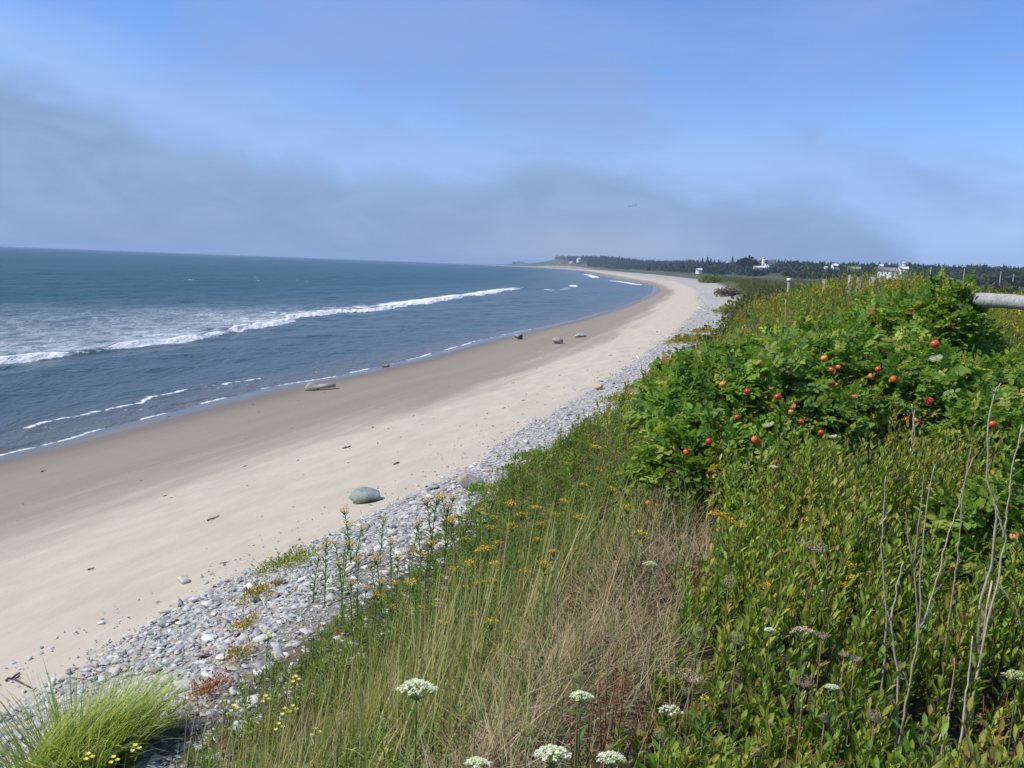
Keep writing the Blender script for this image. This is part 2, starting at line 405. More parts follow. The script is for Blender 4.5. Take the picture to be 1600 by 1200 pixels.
# ------------------------------------------------------------------ sea
Cb = lambda y: np.interp(y, [10, 46, 60, 87, 111, 160, 222, 300], [18.5, 18.5, 18.0, 24.5, 27, 31, 35, 39])     # breaker line, metres off the waterline
def build_sea():
    az = np.radians(np.linspace(-56, 9, 860)); r = np.geomspace(13, 12500, 860)
    A, R = np.meshgrid(az, r, indexing='xy')
    X = R*np.sin(A); Yv = R*np.cos(A)
    c = Xw(Yv)-X                                       # metres off the waterline
    sp = R*(az[1]-az[0]) + R*0.008*0.5
    Z = np.zeros_like(X)
    rr = np.random.default_rng(5)
    cross = np.array([0.93, -0.36])                    # down-wave direction (towards the beach)
    for k in range(46):
        lam = 0.5*1.115**k; th = rr.normal(0, 0.45); d = np.array([cross[0]*math.cos(th)-cross[1]*math.sin(th), cross[0]*math.sin(th)+cross[1]*math.cos(th)])
        if lam > 9: d = unit(cross*3 + d*0.6)
        a = 0.0072*lam**0.62 if lam < 9 else 0.028
        ph = rr.uniform(0, 6.28) + 1.6*vnoise(X/(lam*5), Yv/(lam*5), k)*2
        Z += a*np.clip(lam/(2.6*sp)-0.6, 0, 1)*np.sin(2*PI/lam*(X*d[0]+Yv*d[1])+ph)
    Z *= 0.12 + 0.88*sstep(0, 14, c)
    Z *= 0.6+0.8*fbm(X/18, Yv/30, 31)
    # breaker
    cb = Cb(Yv) + 1.6*(fbm(Yv/9, X*0, 40)-0.5)*2 + 0.5*(fbm(Yv/1.6, X*0, 41)-0.5)
    u = c-cb                                            # >0 seaward of the crest
    on = sstep(270, 200, Yv)*np.where(Yv < 300, 1, 0)
    along = sstep(0.30, 0.48, fbm(Yv/13, X*0, 44)+np.where(Yv > 75, 0.25, 0))
    brk = np.where(u < 0, np.exp(-(u/0.30)**2), np.exp(-(u/2.6)**2))
    Z += 0.34*brk*on*(0.55+0.45*along)
    front = np.exp(-((u+0.1)/0.55)**2)
    tex = fbm(X*1.3, Yv*1.3, 46); tex2 = fbm(X*0.25, Yv*0.25, 48)
    wide = np.interp(Yv, [40, 75, 100, 140, 230], [22, 22, 10, 5.0, 2.8])
    tail = sstep(0, 0.8, u)*np.exp(-np.maximum(u, 0)/wide)*np.interp(Yv, [40, 70, 95, 110, 200], [0.80, 0.84, 0.9, 0.95, 0.8])
    lace = 1-np.abs(2*fbm(X*0.9, Yv*0.55, 47)-1)*2.6; wash = np.clip(on*tail*(0.55+0.55*lace+0.9*(tex2-0.5)), 0, 1)*sstep(125, 85, Yv); foam = on*np.maximum(front*(0.45+0.6*along), tail*(0.75+0.6*lace)*(0.45+0.75*(tex-0.5)+0.9*(tex2-0.5)+0.22)*np.interp(Yv, [70, 110], [0.62, 1.0]))
    foam = np.maximum(foam, on*0.9*sstep(100, 125, Yv)*np.exp(-((u-1.8)/2.4)**2))
    # broken caps beyond the breaker's end and the wave at the far bend
    c3 = np.interp(Yv, [215, 240, 330], [33, 26, 30]); 
    foam = np.maximum(foam, np.exp(-((c-c3-3*(tex2-0.5))/1.8)**2)*sstep(215, 240, Yv)*sstep(330, 300, Yv)*sstep(0.52, 0.6, fbm(Yv/11, X*0, 50))*0.95)
    c4 = np.interp(Yv, [330, 400, 520, 700, 900], [2.0, 5, 10, 9, 10])
    foam = np.maximum(foam, np.exp(-((c-c4)/np.interp(Yv, [330, 450, 900], [1.6, 3.2, 5]))**2)*sstep(335, 370, Yv)*sstep(900, 760, Yv)*np.maximum(sstep(0.42, 0.5, fbm(Yv/40, X*0, 51)), sstep(460, 400, Yv)))
    # swash: a broken line 2 m out and the lace at the edge
    c2 = np.interp(Yv, [22, 34, 45, 60], [1.5, 2.6, 2.6, 2.0]) + 0.8*(fbm(Yv/3, X*0, 53)-0.5)*2
    crisp = 0.25+1.1*fbm(X*4, Yv*4, 55)
    foam = np.maximum(foam, np.where(c > c2, np.exp(-((c-c2)/0.30)**2), np.exp(-((c-c2)/0.10)**2))*np.clip(0.15+sstep(0.36, 0.6, fbm(Yv/1.7, X*0, 54)+np.interp(Yv, [28, 34, 42, 44], [-0.05, 0.12, 0.15, -0.3])), 0, 1)*crisp*0.85*sstep(90, 60, Yv))
    foam = np.maximum(foam, 0.42*sstep(0.2, 1.0, c)*sstep(c2+0.6, c2-0.2, c)*(1-np.abs(2*fbm(X*1.5, Yv*1.0, 61)-1)*4)*sstep(60, 45, Yv))
    Z += 0.05*np.exp(-((c-c2)/0.5)**2)*sstep(60, 45, Yv)
    zs = ground(X, Yv)
    dep = Z-zs                                          # depth of water
    edge = np.exp(-(np.maximum(dep-0.004, 0)/0.012)**2)*np.where(c < 6, 1, 0)
    foam = np.maximum(foam, edge*(0.35+0.65*sstep(0.34, 0.56, fbm(Yv/1.9, X*0, 56)))*(0.5+0.9*fbm(X*5, Yv*5, 62))*(1-0.75*sstep(60, 110, Yv))*0.85)
    # a few whitecaps out at sea
    cap = sstep(0.80, 0.86, fbm(X/2.2+50, Yv/6, 58, 2))*sstep(0.5, 0.75, vnoise(X/60, Yv/90, 59))*sstep(45, 90, c)*sstep(700, 300, Yv)*sstep(0.45, 0.6, vnoise(X/25, Yv/40, 57))
    foam = np.maximum(foam, cap*0.5)
    keep = c > -7
    n, m_ = X.shape
    i, j = np.meshgrid(np.arange(n-1), np.arange(m_-1), indexing='ij')
    q = np.stack([i*m_+j, i*m_+j+1, (i+1)*m_+j+1, (i+1)*m_+j], -1).reshape(-1, 4)
    q = q[keep.ravel()[q].all(1)]
    used = np.unique(q); remap = np.full(n*m_, -1); remap[used] = np.arange(len(used))
    g = G(); g.add(np.stack([X, Yv, Z], -1).reshape(-1, 3)[used], [remap[q]])
    m, nt, out = new_mat('sea_water')
    fo = attr(nt, 'foam').outputs['Fac']; cc = attr(nt, 'off').outputs['Fac']
    geo = N(nt, 'ShaderNodeNewGeometry').outputs['Position']
    deep = (0.017, 0.078, 0.098); shal = (0.058, 0.090, 0.100); edgec = (0.15, 0.13, 0.115)
    gust = noise(nt, vmul(nt, geo, (0.05, 0.018, 0)), 1.0, 5, 0.6)
    base = mix(nt, ramp(nt, cc, 12, 70), shal, deep)
    base = mix(nt, ramp(nt, cc, 0.0, 5.0), edgec, base)
    base = mix(nt, ramp(nt, gust, 0.4, 0.65, 0, 0.5), base, mix(nt, 1.0, base, (0.7, 0.8, 0.85), 'MULTIPLY'))
    ncell = noise(nt, vmul(nt, geo, (1, 0.8, 1)), 3.2, 6, 0.7, 0.8)
    nfine = noise(nt, vmul(nt, geo, (1, 0.8, 1)), 14, 4, 0.7)
    fm = math_n(nt, 'ADD', fo, math_n(nt, 'MULTIPLY', math_n(nt, 'SUBTRACT', ncell, 0.5), 0.75))
    fm = math_n(nt, 'ADD', fm, math_n(nt, 'MULTIPLY', math_n(nt, 'SUBTRACT', nfine, 0.5), 0.3))
    fmask = math_n(nt, 'MULTIPLY', ramp(nt, fm, 0.36, 0.72), ramp(nt, fo, 0.04, 0.22))
    wl = noise(nt, vmul(nt, geo, (1, 0.45, 1)), 1.5, 6, 0.65, 1.2)
    wm_ = math_n(nt, 'MULTIPLY', attr(nt, 'wash').outputs['Fac'], ramp(nt, wl, 0.33, 0.64, 0.18, 0.72))
    fmask = math_n(nt, 'MAXIMUM', fmask, wm_)
    p = N(nt, 'ShaderNodeBsdfPrincipled'); nt.links.new(base, p.inputs['Base Color']); p.inputs['IOR'].default_value = 1.33
    p.inputs['Roughness'].default_value = 0.16
    sp_ = ramp(nt, cc, 4, 45, 0.36, 0.13, 'LINEAR'); nt.links.new(sp_, p.inputs['Specular IOR Level'])
    w1 = noise(nt, vmul(nt, geo, (1, 0.42, 1)), 1.7, 5, 0.62, 0.4); w2 = noise(nt, vmul(nt, geo, (1, 0.5, 1)), 0.33, 4, 0.6, 0.3)
    b = bump(nt, w2, 0.8, 0.8); b = bump(nt, w1, 1.0, 0.2, b)
    nt.links.new(b, p.inputs['Normal'])
    fd = N(nt, 'ShaderNodeBsdfDiffuse'); fd.inputs['Color'].default_value = (0.72, 0.73, 0.74, 1); nt.links.new(b, fd.inputs['Normal'])
    sub = N(nt, 'ShaderNodeBsdfDiffuse'); nt.links.new(mix(nt, ramp(nt, cc, 8, 70), (0.066, 0.10, 0.118), (0.034, 0.090, 0.122)), sub.inputs['Color']); nt.links.new(b, sub.inputs['Normal'])
    wm = N(nt, 'ShaderNodeMixShader'); nt.links.new(ramp(nt, cc, 6, 90, 0.22, 0.62), wm.inputs[0]); nt.links.new(p.outputs[0], wm.inputs[1]); nt.links.new(sub.outputs[0], wm.inputs[2])
    ms = N(nt, 'ShaderNodeMixShader'); nt.links.new(fmask, ms.inputs[0]); nt.links.new(wm.outputs[0], ms.inputs[1]); nt.links.new(fd.outputs[0], ms.inputs[2])
    nt.links.new(ms.outputs[0], out.inputs[0])
    o = g.build('sea', m, smooth=True, attrs={'foam': foam.ravel()[used], 'off': c.ravel()[used], 'wash': wash.ravel()[used]})
    return tag(o, kind='structure')
sea = build_sea()
# ------------------------------------------------------------------ shingle: the largest visible slates one by one, the rest as one mass
def slab(seed, L, n=9):
    """irregular flat slate, three rings"""
    r = np.random.default_rng(seed); a = np.sort(np.arange(n)*2*PI/n + r.uniform(-0.45, 0.45, n)*(2*PI/n)*1.0)
    rad = r.uniform(0.66, 1.14, n); asp = r.uniform(0.38, 0.78); th = r.uniform(0.08, 0.22)
    X = np.cos(a)*rad; Yy = np.sin(a)*rad*asp
    rings = []
    for k, z in ((0.86, -th), (1.0, 0.0), (0.88, th)):
        zz = z + (0.05*r.normal(size=n) if z > 0 else 0)
        rings.append(np.stack([X*k+r.uniform(-.04, .04, n), Yy*k+r.uniform(-.04, .04, n), np.broadcast_to(zz, (n,))], 1))
    V = np.concatenate(rings)*L/2
    i = np.arange(n); j = (i+1) % n
    F = [np.concatenate([np.stack([i, j, j+n, i+n], 1), np.stack([i+n, j+n, j+2*n, i+2*n], 1)]), (i+2*n)[None], i[::-1][None]]
    return V, F
def rot_zt(V, rz, tx, ty):
    cz, sz = math.cos(rz), math.sin(rz); V = V @ np.array([[cz, sz, 0], [-sz, cz, 0], [0, 0, 1]])
    c, s = math.cos(tx), math.sin(tx); V = V @ np.array([[1, 0, 0], [0, c, s], [0, -s, c]])
    c, s = math.cos(ty), math.sin(ty); return V @ np.array([[c, 0, -s], [0, 1, 0], [s, 0, c]])
STONE = [(0.40, 0.41, 0.40), (0.48, 0.48, 0.46), (0.32, 0.335, 0.34), (0.56, 0.555, 0.53), (0.23, 0.225, 0.22), (0.41, 0.37, 0.32), (0.52, 0.44, 0.33), (0.66, 0.65, 0.61), (0.40, 0.29, 0.24)]
STP = [.25, .22, .17, .12, .07, .08, .045, .03, .015]
ys = np.concatenate([rnd(4.2, 14, 11500), rnd(14, 26, 7000), rnd(26, 70, 6500), rnd(70, 160, 2500)])
tt = rng.beta(1.1, 1.0, len(ys))*1.32-0.14; tt = tt*np.interp(ys, [5.5, 7.5, 60, 80], [1.0, 1.28, 1.22, 1.0])
sv = 2+tt
px_ = np.where(sv < 2, Xs(ys)+(sv-1)*(Xp(ys)-Xs(ys)), np.where(sv < 3, Xp(ys)+(sv-2)*(Xt(ys)-Xp(ys)), Xt(ys)+(sv-3)*(Xb(ys)-Xt(ys))))
px_ += 0.45*(fbm(ys*0.55, ys*0, 12)-0.5)*(tt < 0.25)
size = 0.053*np.exp(rng.normal(-0.05, 0.58, len(ys)))*(1+0.2*np.clip((ys-9)/10, 0, 4))*np.where(tt < 0.03, 0.6, 1.0)
size = np.minimum(size, 0.26*(1+0.05*np.maximum(ys-12, 0)))
keep = (tt > 0.02) | (rng.random(len(ys)) < 0.35)
px_, ys, size, tt = px_[keep], ys[keep], size[keep], tt[keep]
pz = ground(px_, ys)+size*0.06+rnd(0, 0.02, len(ys))
pc = pick(STONE, len(ys), STP, 0.24); pc = pc*0.55+pc.mean(1, keepdims=True)*np.array([0.45, 0.45, 0.442]); pc *= np.array([1.03, 1.0, 0.93])
u_, v_ = project(np.stack([px_, ys, pz], 1))
score = size/np.hypot(px_, ys)
infr = (u_ > 5) & (u_ < 1000) & (v_ < 1195) & (v_ > 0) & (tt < 1.02) & ~((u_ < 270) & (v_ > 1070)) & ~((u_ > 330) & (v_ > 880+0.45*(560-u_)))
order = np.argsort(-np.where(infr, score, 0)); big = order[:270]; rest = np.setdiff1d(np.arange(len(ys)), big)
slate_at = []
_kinds = {'grey': 'flat grey slate stone lying loose on the shingle strip below the grassy bank', 'pale': 'flat pale stone lying loose among the darker slates of the shingle strip', 'dark': 'flat dark slate stone lying loose on the shingle strip below the grassy bank', 'tan': 'flat tan or reddish stone lying loose among the grey slates of the shingle strip'}
for k, i in enumerate(big):
    V, F = slab(5000+int(i), size[i], 7)
    V = rot_zt(V, rnd(0, 6.28), rng.normal(0, 0.2), rng.normal(0.12, 0.2))
    g = G(); g.add(V, F, pc[i]); o = g.build('slate_stone', M['stone'])
    o.location = (px_[i], ys[i], pz[i]+0.012)
    c = pc[i]; kind = 'tan' if c[0] > c[2]*1.13 else 'pale' if c.mean() > 0.50 else 'dark' if c.mean() < 0.31 else 'grey'
    tag(o, _kinds[kind], 'stone', kind+' slates on the shingle')
g = G()
for i in rest:
    V, F = slab(i % 400, size[i], 6)
    V = rot_zt(V[6:], rnd(0, 6.28), rng.normal(0, 0.22), rng.normal(0.1, 0.22)) + (px_[i], ys[i], pz[i])
    ii = np.arange(6); jj = (ii+1) % 6
    g.add(V, [np.stack([ii, jj, jj+6, ii+6], 1), (ii+6)[None]], pc[i])
tag(g.build('shingle', M['stone']), kind='stuff')

def single_rock(px, py, w, dims, col, label, name='boulder', cat='boulder', seed=1, sink=0.25, rz=0.0, cuts=16, lichen=None, rough=0.05, mat='rock', group=None):
    """w: width in photo pixels"""
    p = hit(px, py); D = np.linalg.norm(p-CAM); L = w/FPX*D
    V, F = rock(seed, np.array(dims)*L, 4 if w > 30 else 3, cuts, rough=rough)
    V = rot_zt(V, rz, 0, 0)
    C = np.repeat(np.array([col]), len(V), 0)
    if lichen is not None:
        k = sstep(0.5, 0.66, fbm(V[:, 0]/L*5+9, V[:, 1]/L*5+V[:, 2]/L*3, seed))[:, None]; C = C*(1-k)+np.array(lichen)*k
    g = G(); g.add(V, F, C); o = g.build(name, M[mat], smooth=False)
    o.location = p+np.array([0, 0, L*dims[2]*(0.5-sink)])
    return tag(o, label, cat, group)
single_rock(571, 783, 52, (1.0, 0.72, 0.60), (0.27, 0.30, 0.255), 'smooth grey green boulder lying alone on the dry sand beside the shingle', seed=14, sink=0.27, rz=0.3, cuts=22, lichen=(0.33, 0.355, 0.30), rough=0.03)
single_rock(735, 762, 50, (1.0, 0.8, 0.62), (0.26, 0.25, 0.225), 'rounded grey boulder with tan streaks on the shingle, grass at its foot', seed=23, sink=0.25, cuts=24, lichen=(0.36, 0.32, 0.24), rough=0.03)
single_rock(935, 609, 18, (1.0, 0.9, 0.75), (0.50, 0.39, 0.25), 'rounded tan boulder on the shingle edge above the sand', seed=5, sink=0.2, cuts=30, rough=0.02)
single_rock(871, 537, 18, (1.0, 0.8, 0.62), (0.34, 0.31, 0.27), 'pale wedge shaped rock on wet sand with a dark right side', name='rock', cat='rock', seed=8, sink=0.12, cuts=9)
single_rock(906, 527, 20, (1.0, 0.6, 0.42), (0.40, 0.38, 0.33), 'low pale split rock on wet sand, nearest to the dry sand of three', name='rock', cat='rock', seed=31, sink=0.2, cuts=12)
single_rock(811, 530, 15, (1.0, 0.8, 0.7), (0.32, 0.30, 0.27), 'small two toned rock right at the water edge', name='rock', cat='rock', seed=41, sink=0.1, cuts=12, lichen=(0.08, 0.08, 0.09))
single_rock(370, 600, 20, (1.0, 0.6, 0.32), (0.42, 0.32, 0.20), 'flat tan rock awash in the shallows beyond the swash line', name='rock', cat='rock', seed=12, sink=0.02, cuts=14)
single_rock(602, 573, 14, (1.0, 0.6, 0.4), (0.20, 0.18, 0.15), 'low brown rock on the swash line beside the water', name='rock', cat='rock', seed=43, sink=0.2, cuts=12)
single_rock(275, 977, 15, (1.0, 0.85, 0.6), (0.014, 0.014, 0.015), 'small jet black stone on the seaward edge of the shingle', name='stone', cat='stone', seed=44, sink=0.05, cuts=20, mat='stone')
single_rock(267, 1107, 22, (1.0, 0.8, 0.5), (0.52, 0.55, 0.52), 'pale whitish stone on the shingle beside the reddish seaside plant', name='stone', cat='stone', seed=45, sink=0.1, cuts=20, mat='stone')
single_rock(250, 1160, 60, (1.0, 0.7, 0.5), (0.15, 0.17, 0.19), 'large dark blue grey stone half hidden right of the green grass tuft', name='stone', cat='stone', seed=46, sink=0.25, cuts=14, mat='stone')
single_rock(1023, 684, 26, (1.0, 0.7, 0.45), (0.50, 0.36, 0.24), 'peach coloured stone at the left edge of the rose thicket', name='stone', cat='stone', seed=47, sink=0.1, cuts=16, mat='stone')
single_rock(958, 668, 18, (1.0, 0.7, 0.4), (0.38, 0.31, 0.25), 'brown flat stone on the shingle left of the rose thicket', name='stone', cat='stone', seed=48, sink=0.1, cuts=14, mat='stone')
single_rock(765, 738, 13, (1.0, 0.7, 0.5), (0.55, 0.43, 0.24), 'small cream yellow stone behind the streaked grey boulder', name='stone', cat='stone', seed=49, sink=0.1, cuts=16, mat='stone')
single_rock(864, 717, 15, (1.0, 0.8, 0.55), (0.56, 0.44, 0.27), 'cream yellow stone beside the low green plants on the shingle', name='stone', cat='stone', seed=50, sink=0.1, cuts=16, mat='stone')
single_rock(783, 788, 22, (1.0, 0.6, 0.3), (0.50, 0.38, 0.24), 'flat sandy orange stone at the grass edge of the shingle', name='stone', cat='stone', seed=51, sink=0.1, cuts=12, mat='stone')
single_rock(1066, 563, 20, (1.0, 0.5, 0.3), (0.42, 0.37, 0.30), 'long pale stone beside the dead shrub at the head of the shingle', name='stone', cat='stone', seed=52, sink=0.1, cuts=12, mat='stone')
single_rock(158, 975, 12, (1.0, 0.7, 0.4), (0.60, 0.58, 0.53), 'lone white stone on the dry sand short of the shingle', name='stone', cat='stone', seed=53, sink=0.1, cuts=12, mat='stone')

# timber slab at the water's edge
p = hit(500, 609); k = np.linalg.norm(p-CAM)/FPX
root = thing('timber_slab', 'broken pale timber slab lying on wet sand near the water edge', 'timber', p, 0.35)
V, F = rock(61, (22*k, 16*k, 15*k), 3, 8, (0.7, 0.95)); g = G(); g.add(V+np.array([-12*k, 0, 3*k]), F, (0.36, 0.31, 0.24)); g.build('stump_end', M['wood'], root)
V, F = box((6*k, 0, 5.5*k), (34*k, 12*k, 5*k)); V = V @ np.array([[1, 0, 0.10], [0, 1, 0], [0, 0, 1]]); V[:, 2] -= 0.02
g = G(); g.add(V, F, (0.42, 0.37, 0.29)); g.build('plank', M['wood'], root)

# sticks and driftwood
def stick(pts, r, label, col=(0.10, 0.075, 0.055), name='stick', cat='stick', lift=0.02, group=None, extra=None):
    P = np.array([hit(*q) for q in pts]); c = P.mean(0)
    if len(P) < 4:
        t = np.linspace(0, len(P)-1, 6); P = np.stack([np.interp(t, np.arange(len(P)), P[:, a]) for a in range(3)], 1)
    P = P + np.array([0, 0, lift]) + rng.normal(0, r*0.5, P.shape)
    g = G(); V, F = tube(P-c, np.linspace(r, r*0.6, len(P)), 6); g.add(V, F, col)
    for e in extra or []:
        E_ = np.array([hit(*q) for q in e])-c+np.array([0, 0, lift]); V, F = tube(E_, [r*0.7, r*0.4], 5); g.add(V, F, col)
    o = g.build(name, M['wood']); o.location = c; return tag(o, label, cat, group)
stick([(534, 701), (541, 700), (548, 698)], 0.028, 'short dark stick on dry sand seaward of the boulder')
stick([(8, 1066), (20, 1062), (30, 1054)], 0.016, 'dark forked twig on the sand at the left edge of the photo', extra=[[(22, 1064), (31, 1060)], [(22, 1064), (48, 1077)]])
stick([(137, 892), (142, 891), (148, 890)], 0.014, 'thin dark twig on the open dry sand, farthest from the shingle')
stick([(324, 815), (334, 811), (342, 808)], 0.014, 'thin bent twig on dry sand below the wet sand edge')
stick([(1118, 486), (1136, 483), (1152, 478), (1164, 470)], 0.09, 'long bleached driftwood log lying against the brown bank edge', (0.48, 0.44, 0.38), 'driftwood_log', 'driftwood', 0.12)
stick([(1060, 548), (1085, 543), (1108, 536)], 0.06, 'grey driftwood pole lying at the head of the shingle', (0.36, 0.32, 0.27), 'driftwood_log', 'driftwood', 0.08)
stick([(1092, 560), (1110, 556), (1128, 552)], 0.05, 'brown driftwood pole lying at the foot of the scrub', (0.27, 0.21, 0.16), 'driftwood_log', 'driftwood', 0.08)
# scraps of dry weed thrown up on the sand
g = G(); n = 300
yy = np.exp(rnd(math.log(8), math.log(70), n)); t = 1-np.abs(rng.normal(0, 0.42, n)); t = np.where(rng.random(n) < 0.5, rnd(0.02, 1, n), np.clip(t, 0, 1))
xx = Xs(yy)+t*(Xp(yy)-Xs(yy)); xx = np.where(rng.random(n) < 0.2, Xw(yy)+rng.random(n)*(Xs(yy)-Xw(yy)), xx)
for x, y in zip(xx, yy):
    if fbm(x*0.5, y*0.2, 33) < 0.47: continue
    L = 0.042*math.exp(rng.normal(0, 0.55))*(1+y/40); a = rng.normal(1.2, 0.5)
    P = np.array([x, y, float(ground(x, y))+0.006])+np.outer(np.linspace(-.5, .5, 4), [math.cos(a)*L, math.sin(a)*L, 0])+rng.normal(0, L*0.09, (4, 3))*np.array([1, 1, .3])
    V, F = tube(P, L*np.array([.05, .13, .1, .04]), 5); g.add(V, F, pick([(0.10, 0.08, 0.06), (0.17, 0.13, 0.10), (0.06, 0.055, 0.05)], 1)[0])
tag(g.build('seaweed_scraps', M['stem']), kind='stuff')
# ------------------------------------------------------------------ far woods
def spruces(P, H, layers=7, br=6):
    n = len(P); Vs = []; 
    l = np.arange(layers)/layers
    for k in range(layers):
        z = H*(0.12+0.80*l[k]); top = z+H*0.2; R = H*0.21*(1-l[k])**0.8+H*0.02
        for b in range(br):
            a = rnd(0, 6.28, n); w = rnd(0.35, 0.6, n); rr_ = R*rnd(0.6, 1.25, n); dr = H*rnd(0.0, 0.05, n)
            A = P+np.stack([0*z, 0*z, top-H*rnd(0, .05, n)], 1)
            B = P+np.stack([rr_*np.cos(a-w), rr_*np.sin(a-w), z-dr], 1); C = P+np.stack([rr_*np.cos(a+w), rr_*np.sin(a+w), z-dr*0.6], 1)
            Vs.append(np.stack([A, B, C], 1))
    V = np.stack(Vs, 1)                                # n, layers*br, 3, 3
    m = layers*br*3
    return V.reshape(-1, 3), [np.arange(n*m).reshape(-1, 3)], m
def broad(P, H, m=70):
    n = len(P); d = rdir(n*m, 0.2).reshape(n, m, 3)*rnd(0.45, 1.0, (n, m, 1))
    lump = 1+0.3*np.sin(d[:, :, :1]*5+rnd(0, 6, (n, 1, 1)))*np.cos(d[:, :, 1:2]*4+d[:, :, 2:]*3)
    c = P[:, None]+np.stack([0*H, 0*H, H*0.58], 1)[:, None]+d*lump*np.stack([H*0.42, H*0.42, H*0.42], 1)[:, None]
    s = (H*0.11)[:, None, None]
    a = rdir(n*m).reshape(n, m, 3)*s; b = np.cross(a, rdir(n*m).reshape(n, m, 3))
    V = np.stack([c-a-b, c+a-b*.6, c+a*.7+b, c-a*.6+b], 2)
    return V.reshape(-1, 3), [np.arange(n*m*4).reshape(-1, 4)], m*4
BLD = []        # (bearing, half width, distance): keep trees out of the sight of the far buildings
def bearing(px): return math.atan((px-800)/FPX)
for px, w, D in ((1200, 13, 905), (1394, 24, 640), (1408, 18, 640), (904, 6, 2560), (893, 4, 2520), (1092, 9, 1010), (1135, 4, 1250), (1185, 14, 860), (1304, 8, 770), (1290, 5, 745), (1333, 12, 730)):
    BLD.append((bearing(px), w/FPX, D))
def forest(n, seed_k, azr, extra, big=1.0):
    az = rnd(azr[0], azr[1], n); r = Rf(az)+extra[0]+(extra[1]-extra[0])*rng.random(n)**1.3
    x, y = r*np.sin(az), r*np.cos(az)
    ok = shore_s(x, y) > 4 + np.maximum(4, 0.006*r)
    dens = fbm(x/70, y/70, seed_k)
    ok &= dens > np.interp(r-Rf(az), [0, 60, 150], [0.50, 0.42, 0.3])
    for b, w, D in BLD: ok &= ~((np.abs(az-b) < w*0.85) & (r < D+8))
    x, y, r = x[ok], y[ok], r[ok]
    H = big*rng.normal(8.0, 1.6, len(x)).clip(4.5, 12)*np.interp(r, [600, 1500, 3000], [1, 1.25, 1.5])
    return np.stack([x, y, ground(x, y)-0.3], 1), H
FC = [(0.022, 0.040, 0.024), (0.030, 0.048, 0.026), (0.018, 0.032, 0.022), (0.042, 0.055, 0.03)]
BC = [(0.045, 0.065, 0.025), (0.06, 0.075, 0.03), (0.035, 0.055, 0.025)]
g = G()
P1, H1 = forest(7500, 60, (-0.005, 0.66), (0, 460))
V, F, m = spruces(P1, H1, 6, 5); g.add(V, F, np.repeat(pick(FC, len(P1), var=0.25), m, 0))
P2, H2 = forest(2400, 62, (0.08, 0.66), (-30, 330), 0.85)
V, F, m = broad(P2, H2); g.add(V, F, np.repeat(pick(BC, len(P2), var=0.25), m, 0))
tag(g.build('forest', M['conifer']), kind='stuff')
# taller trees that stand up out of the woods, one by one
def far_tree(px, base_py, D, hpx, label, kind='spruce', group=None):
    b = at_depth(px, base_py, D); x, y = b[0], b[1]; z = float(ground(x, y)); top = at_depth(px, base_py-hpx, D)[2]
    H = max(top-z, 6.0)
    root = thing('spruce_tree' if kind == 'spruce' else 'leafy_tree', label, 'tree', (x, y, z), 0, group)
    g = G(); V, F = tube([(0, 0, -0.3), (0, 0, H*0.5), (0, 0, H*0.96)], [H*0.02, H*0.013, 0.02], 5); g.add(V, F, (0.10, 0.08, 0.06)); g.build('trunk', M['stem'], root)
    g = G()
    if kind == 'spruce': V, F, m = spruces(np.zeros((1, 3)), np.array([H]), 10, 8)
    else: V, F, m = broad(np.zeros((1, 3)), np.array([H]), 260)
    g.add(V, F, pick(FC if kind == 'spruce' else BC, 1)[0]); g.build('crown', M['conifer'], root)
TS = 'spruce standing up above the dark tree line left of the church'
for px, py, D, h in ((1097, 414, 1080, 12), (1105, 414, 1080, 14), (1110, 414, 1090, 11), (1144, 414, 1000, 14), (1078, 415, 1150, 10), (1066, 415, 1170, 9), (1123, 414, 1060, 10)):
    far_tree(px, py, D, h, TS, group='taller spruces left of the church')
far_tree(1162, 414, 930, 11, 'broad leafy tree in the far wood just left of the church', 'leafy')
far_tree(1173, 414, 940, 11, 'broad leafy tree close beside the white church tower', 'leafy')
far_tree(1243, 420, 850, 12, 'broad leafy tree in the far wood just right of the church', 'leafy')
TB = 'spruce on the dark rise of woods behind the grey roofed barn'
for px, py, D, h in ((1318, 420, 800, 12), (1327, 420, 800, 13), (1338, 420, 810, 12), (1346, 421, 800, 11), (1356, 421, 800, 10), (1386, 424, 780, 11)):
    far_tree(px, py, D, h, TB, group='spruces on the rise behind the barn')

# ------------------------------------------------------------------ far buildings
WHITE, ROOF = (0.80, 0.80, 0.78), (0.075, 0.075, 0.08)
def gable(L, Wd, h, rise):
    """walls (with gable ends) and roof slabs, ridge along x"""
    x, y = L/2, Wd/2
    V = np.array([[-x, -y, -3], [x, -y, -3], [x, y, -3], [-x, y, -3], [-x, -y, h], [x, -y, h], [x, y, h], [-x, y, h], [-x, 0, h+rise], [x, 0, h+rise]])
    walls = (V, [np.array([[0, 1, 5, 4], [2, 3, 7, 6]]), np.array([[1, 2, 6, 9, 5], [3, 0, 4, 8, 7]])])
    e = 0.3; t = 0.2; dz = rise/y*e
    R = []
    for s in (-1, 1):
        R += [[-x-e, s*(y+e), h-dz+.02], [x+e, s*(y+e), h-dz+.02], [x+e, 0, h+rise+.02], [-x-e, 0, h+rise+.02]]
    R = np.array(R); R = np.concatenate([R, R+np.array([0, 0, t])])
    F = []
    for o in (0, 4):
        a = np.arange(4)+o; b = a+8; F.append(a[None]); F.append(b[None, ::-1])
        for k in range(4): F.append(np.array([[a[k], a[(k+1) % 4], b[(k+1) % 4], b[k]]]))
    return walls, (R, F)
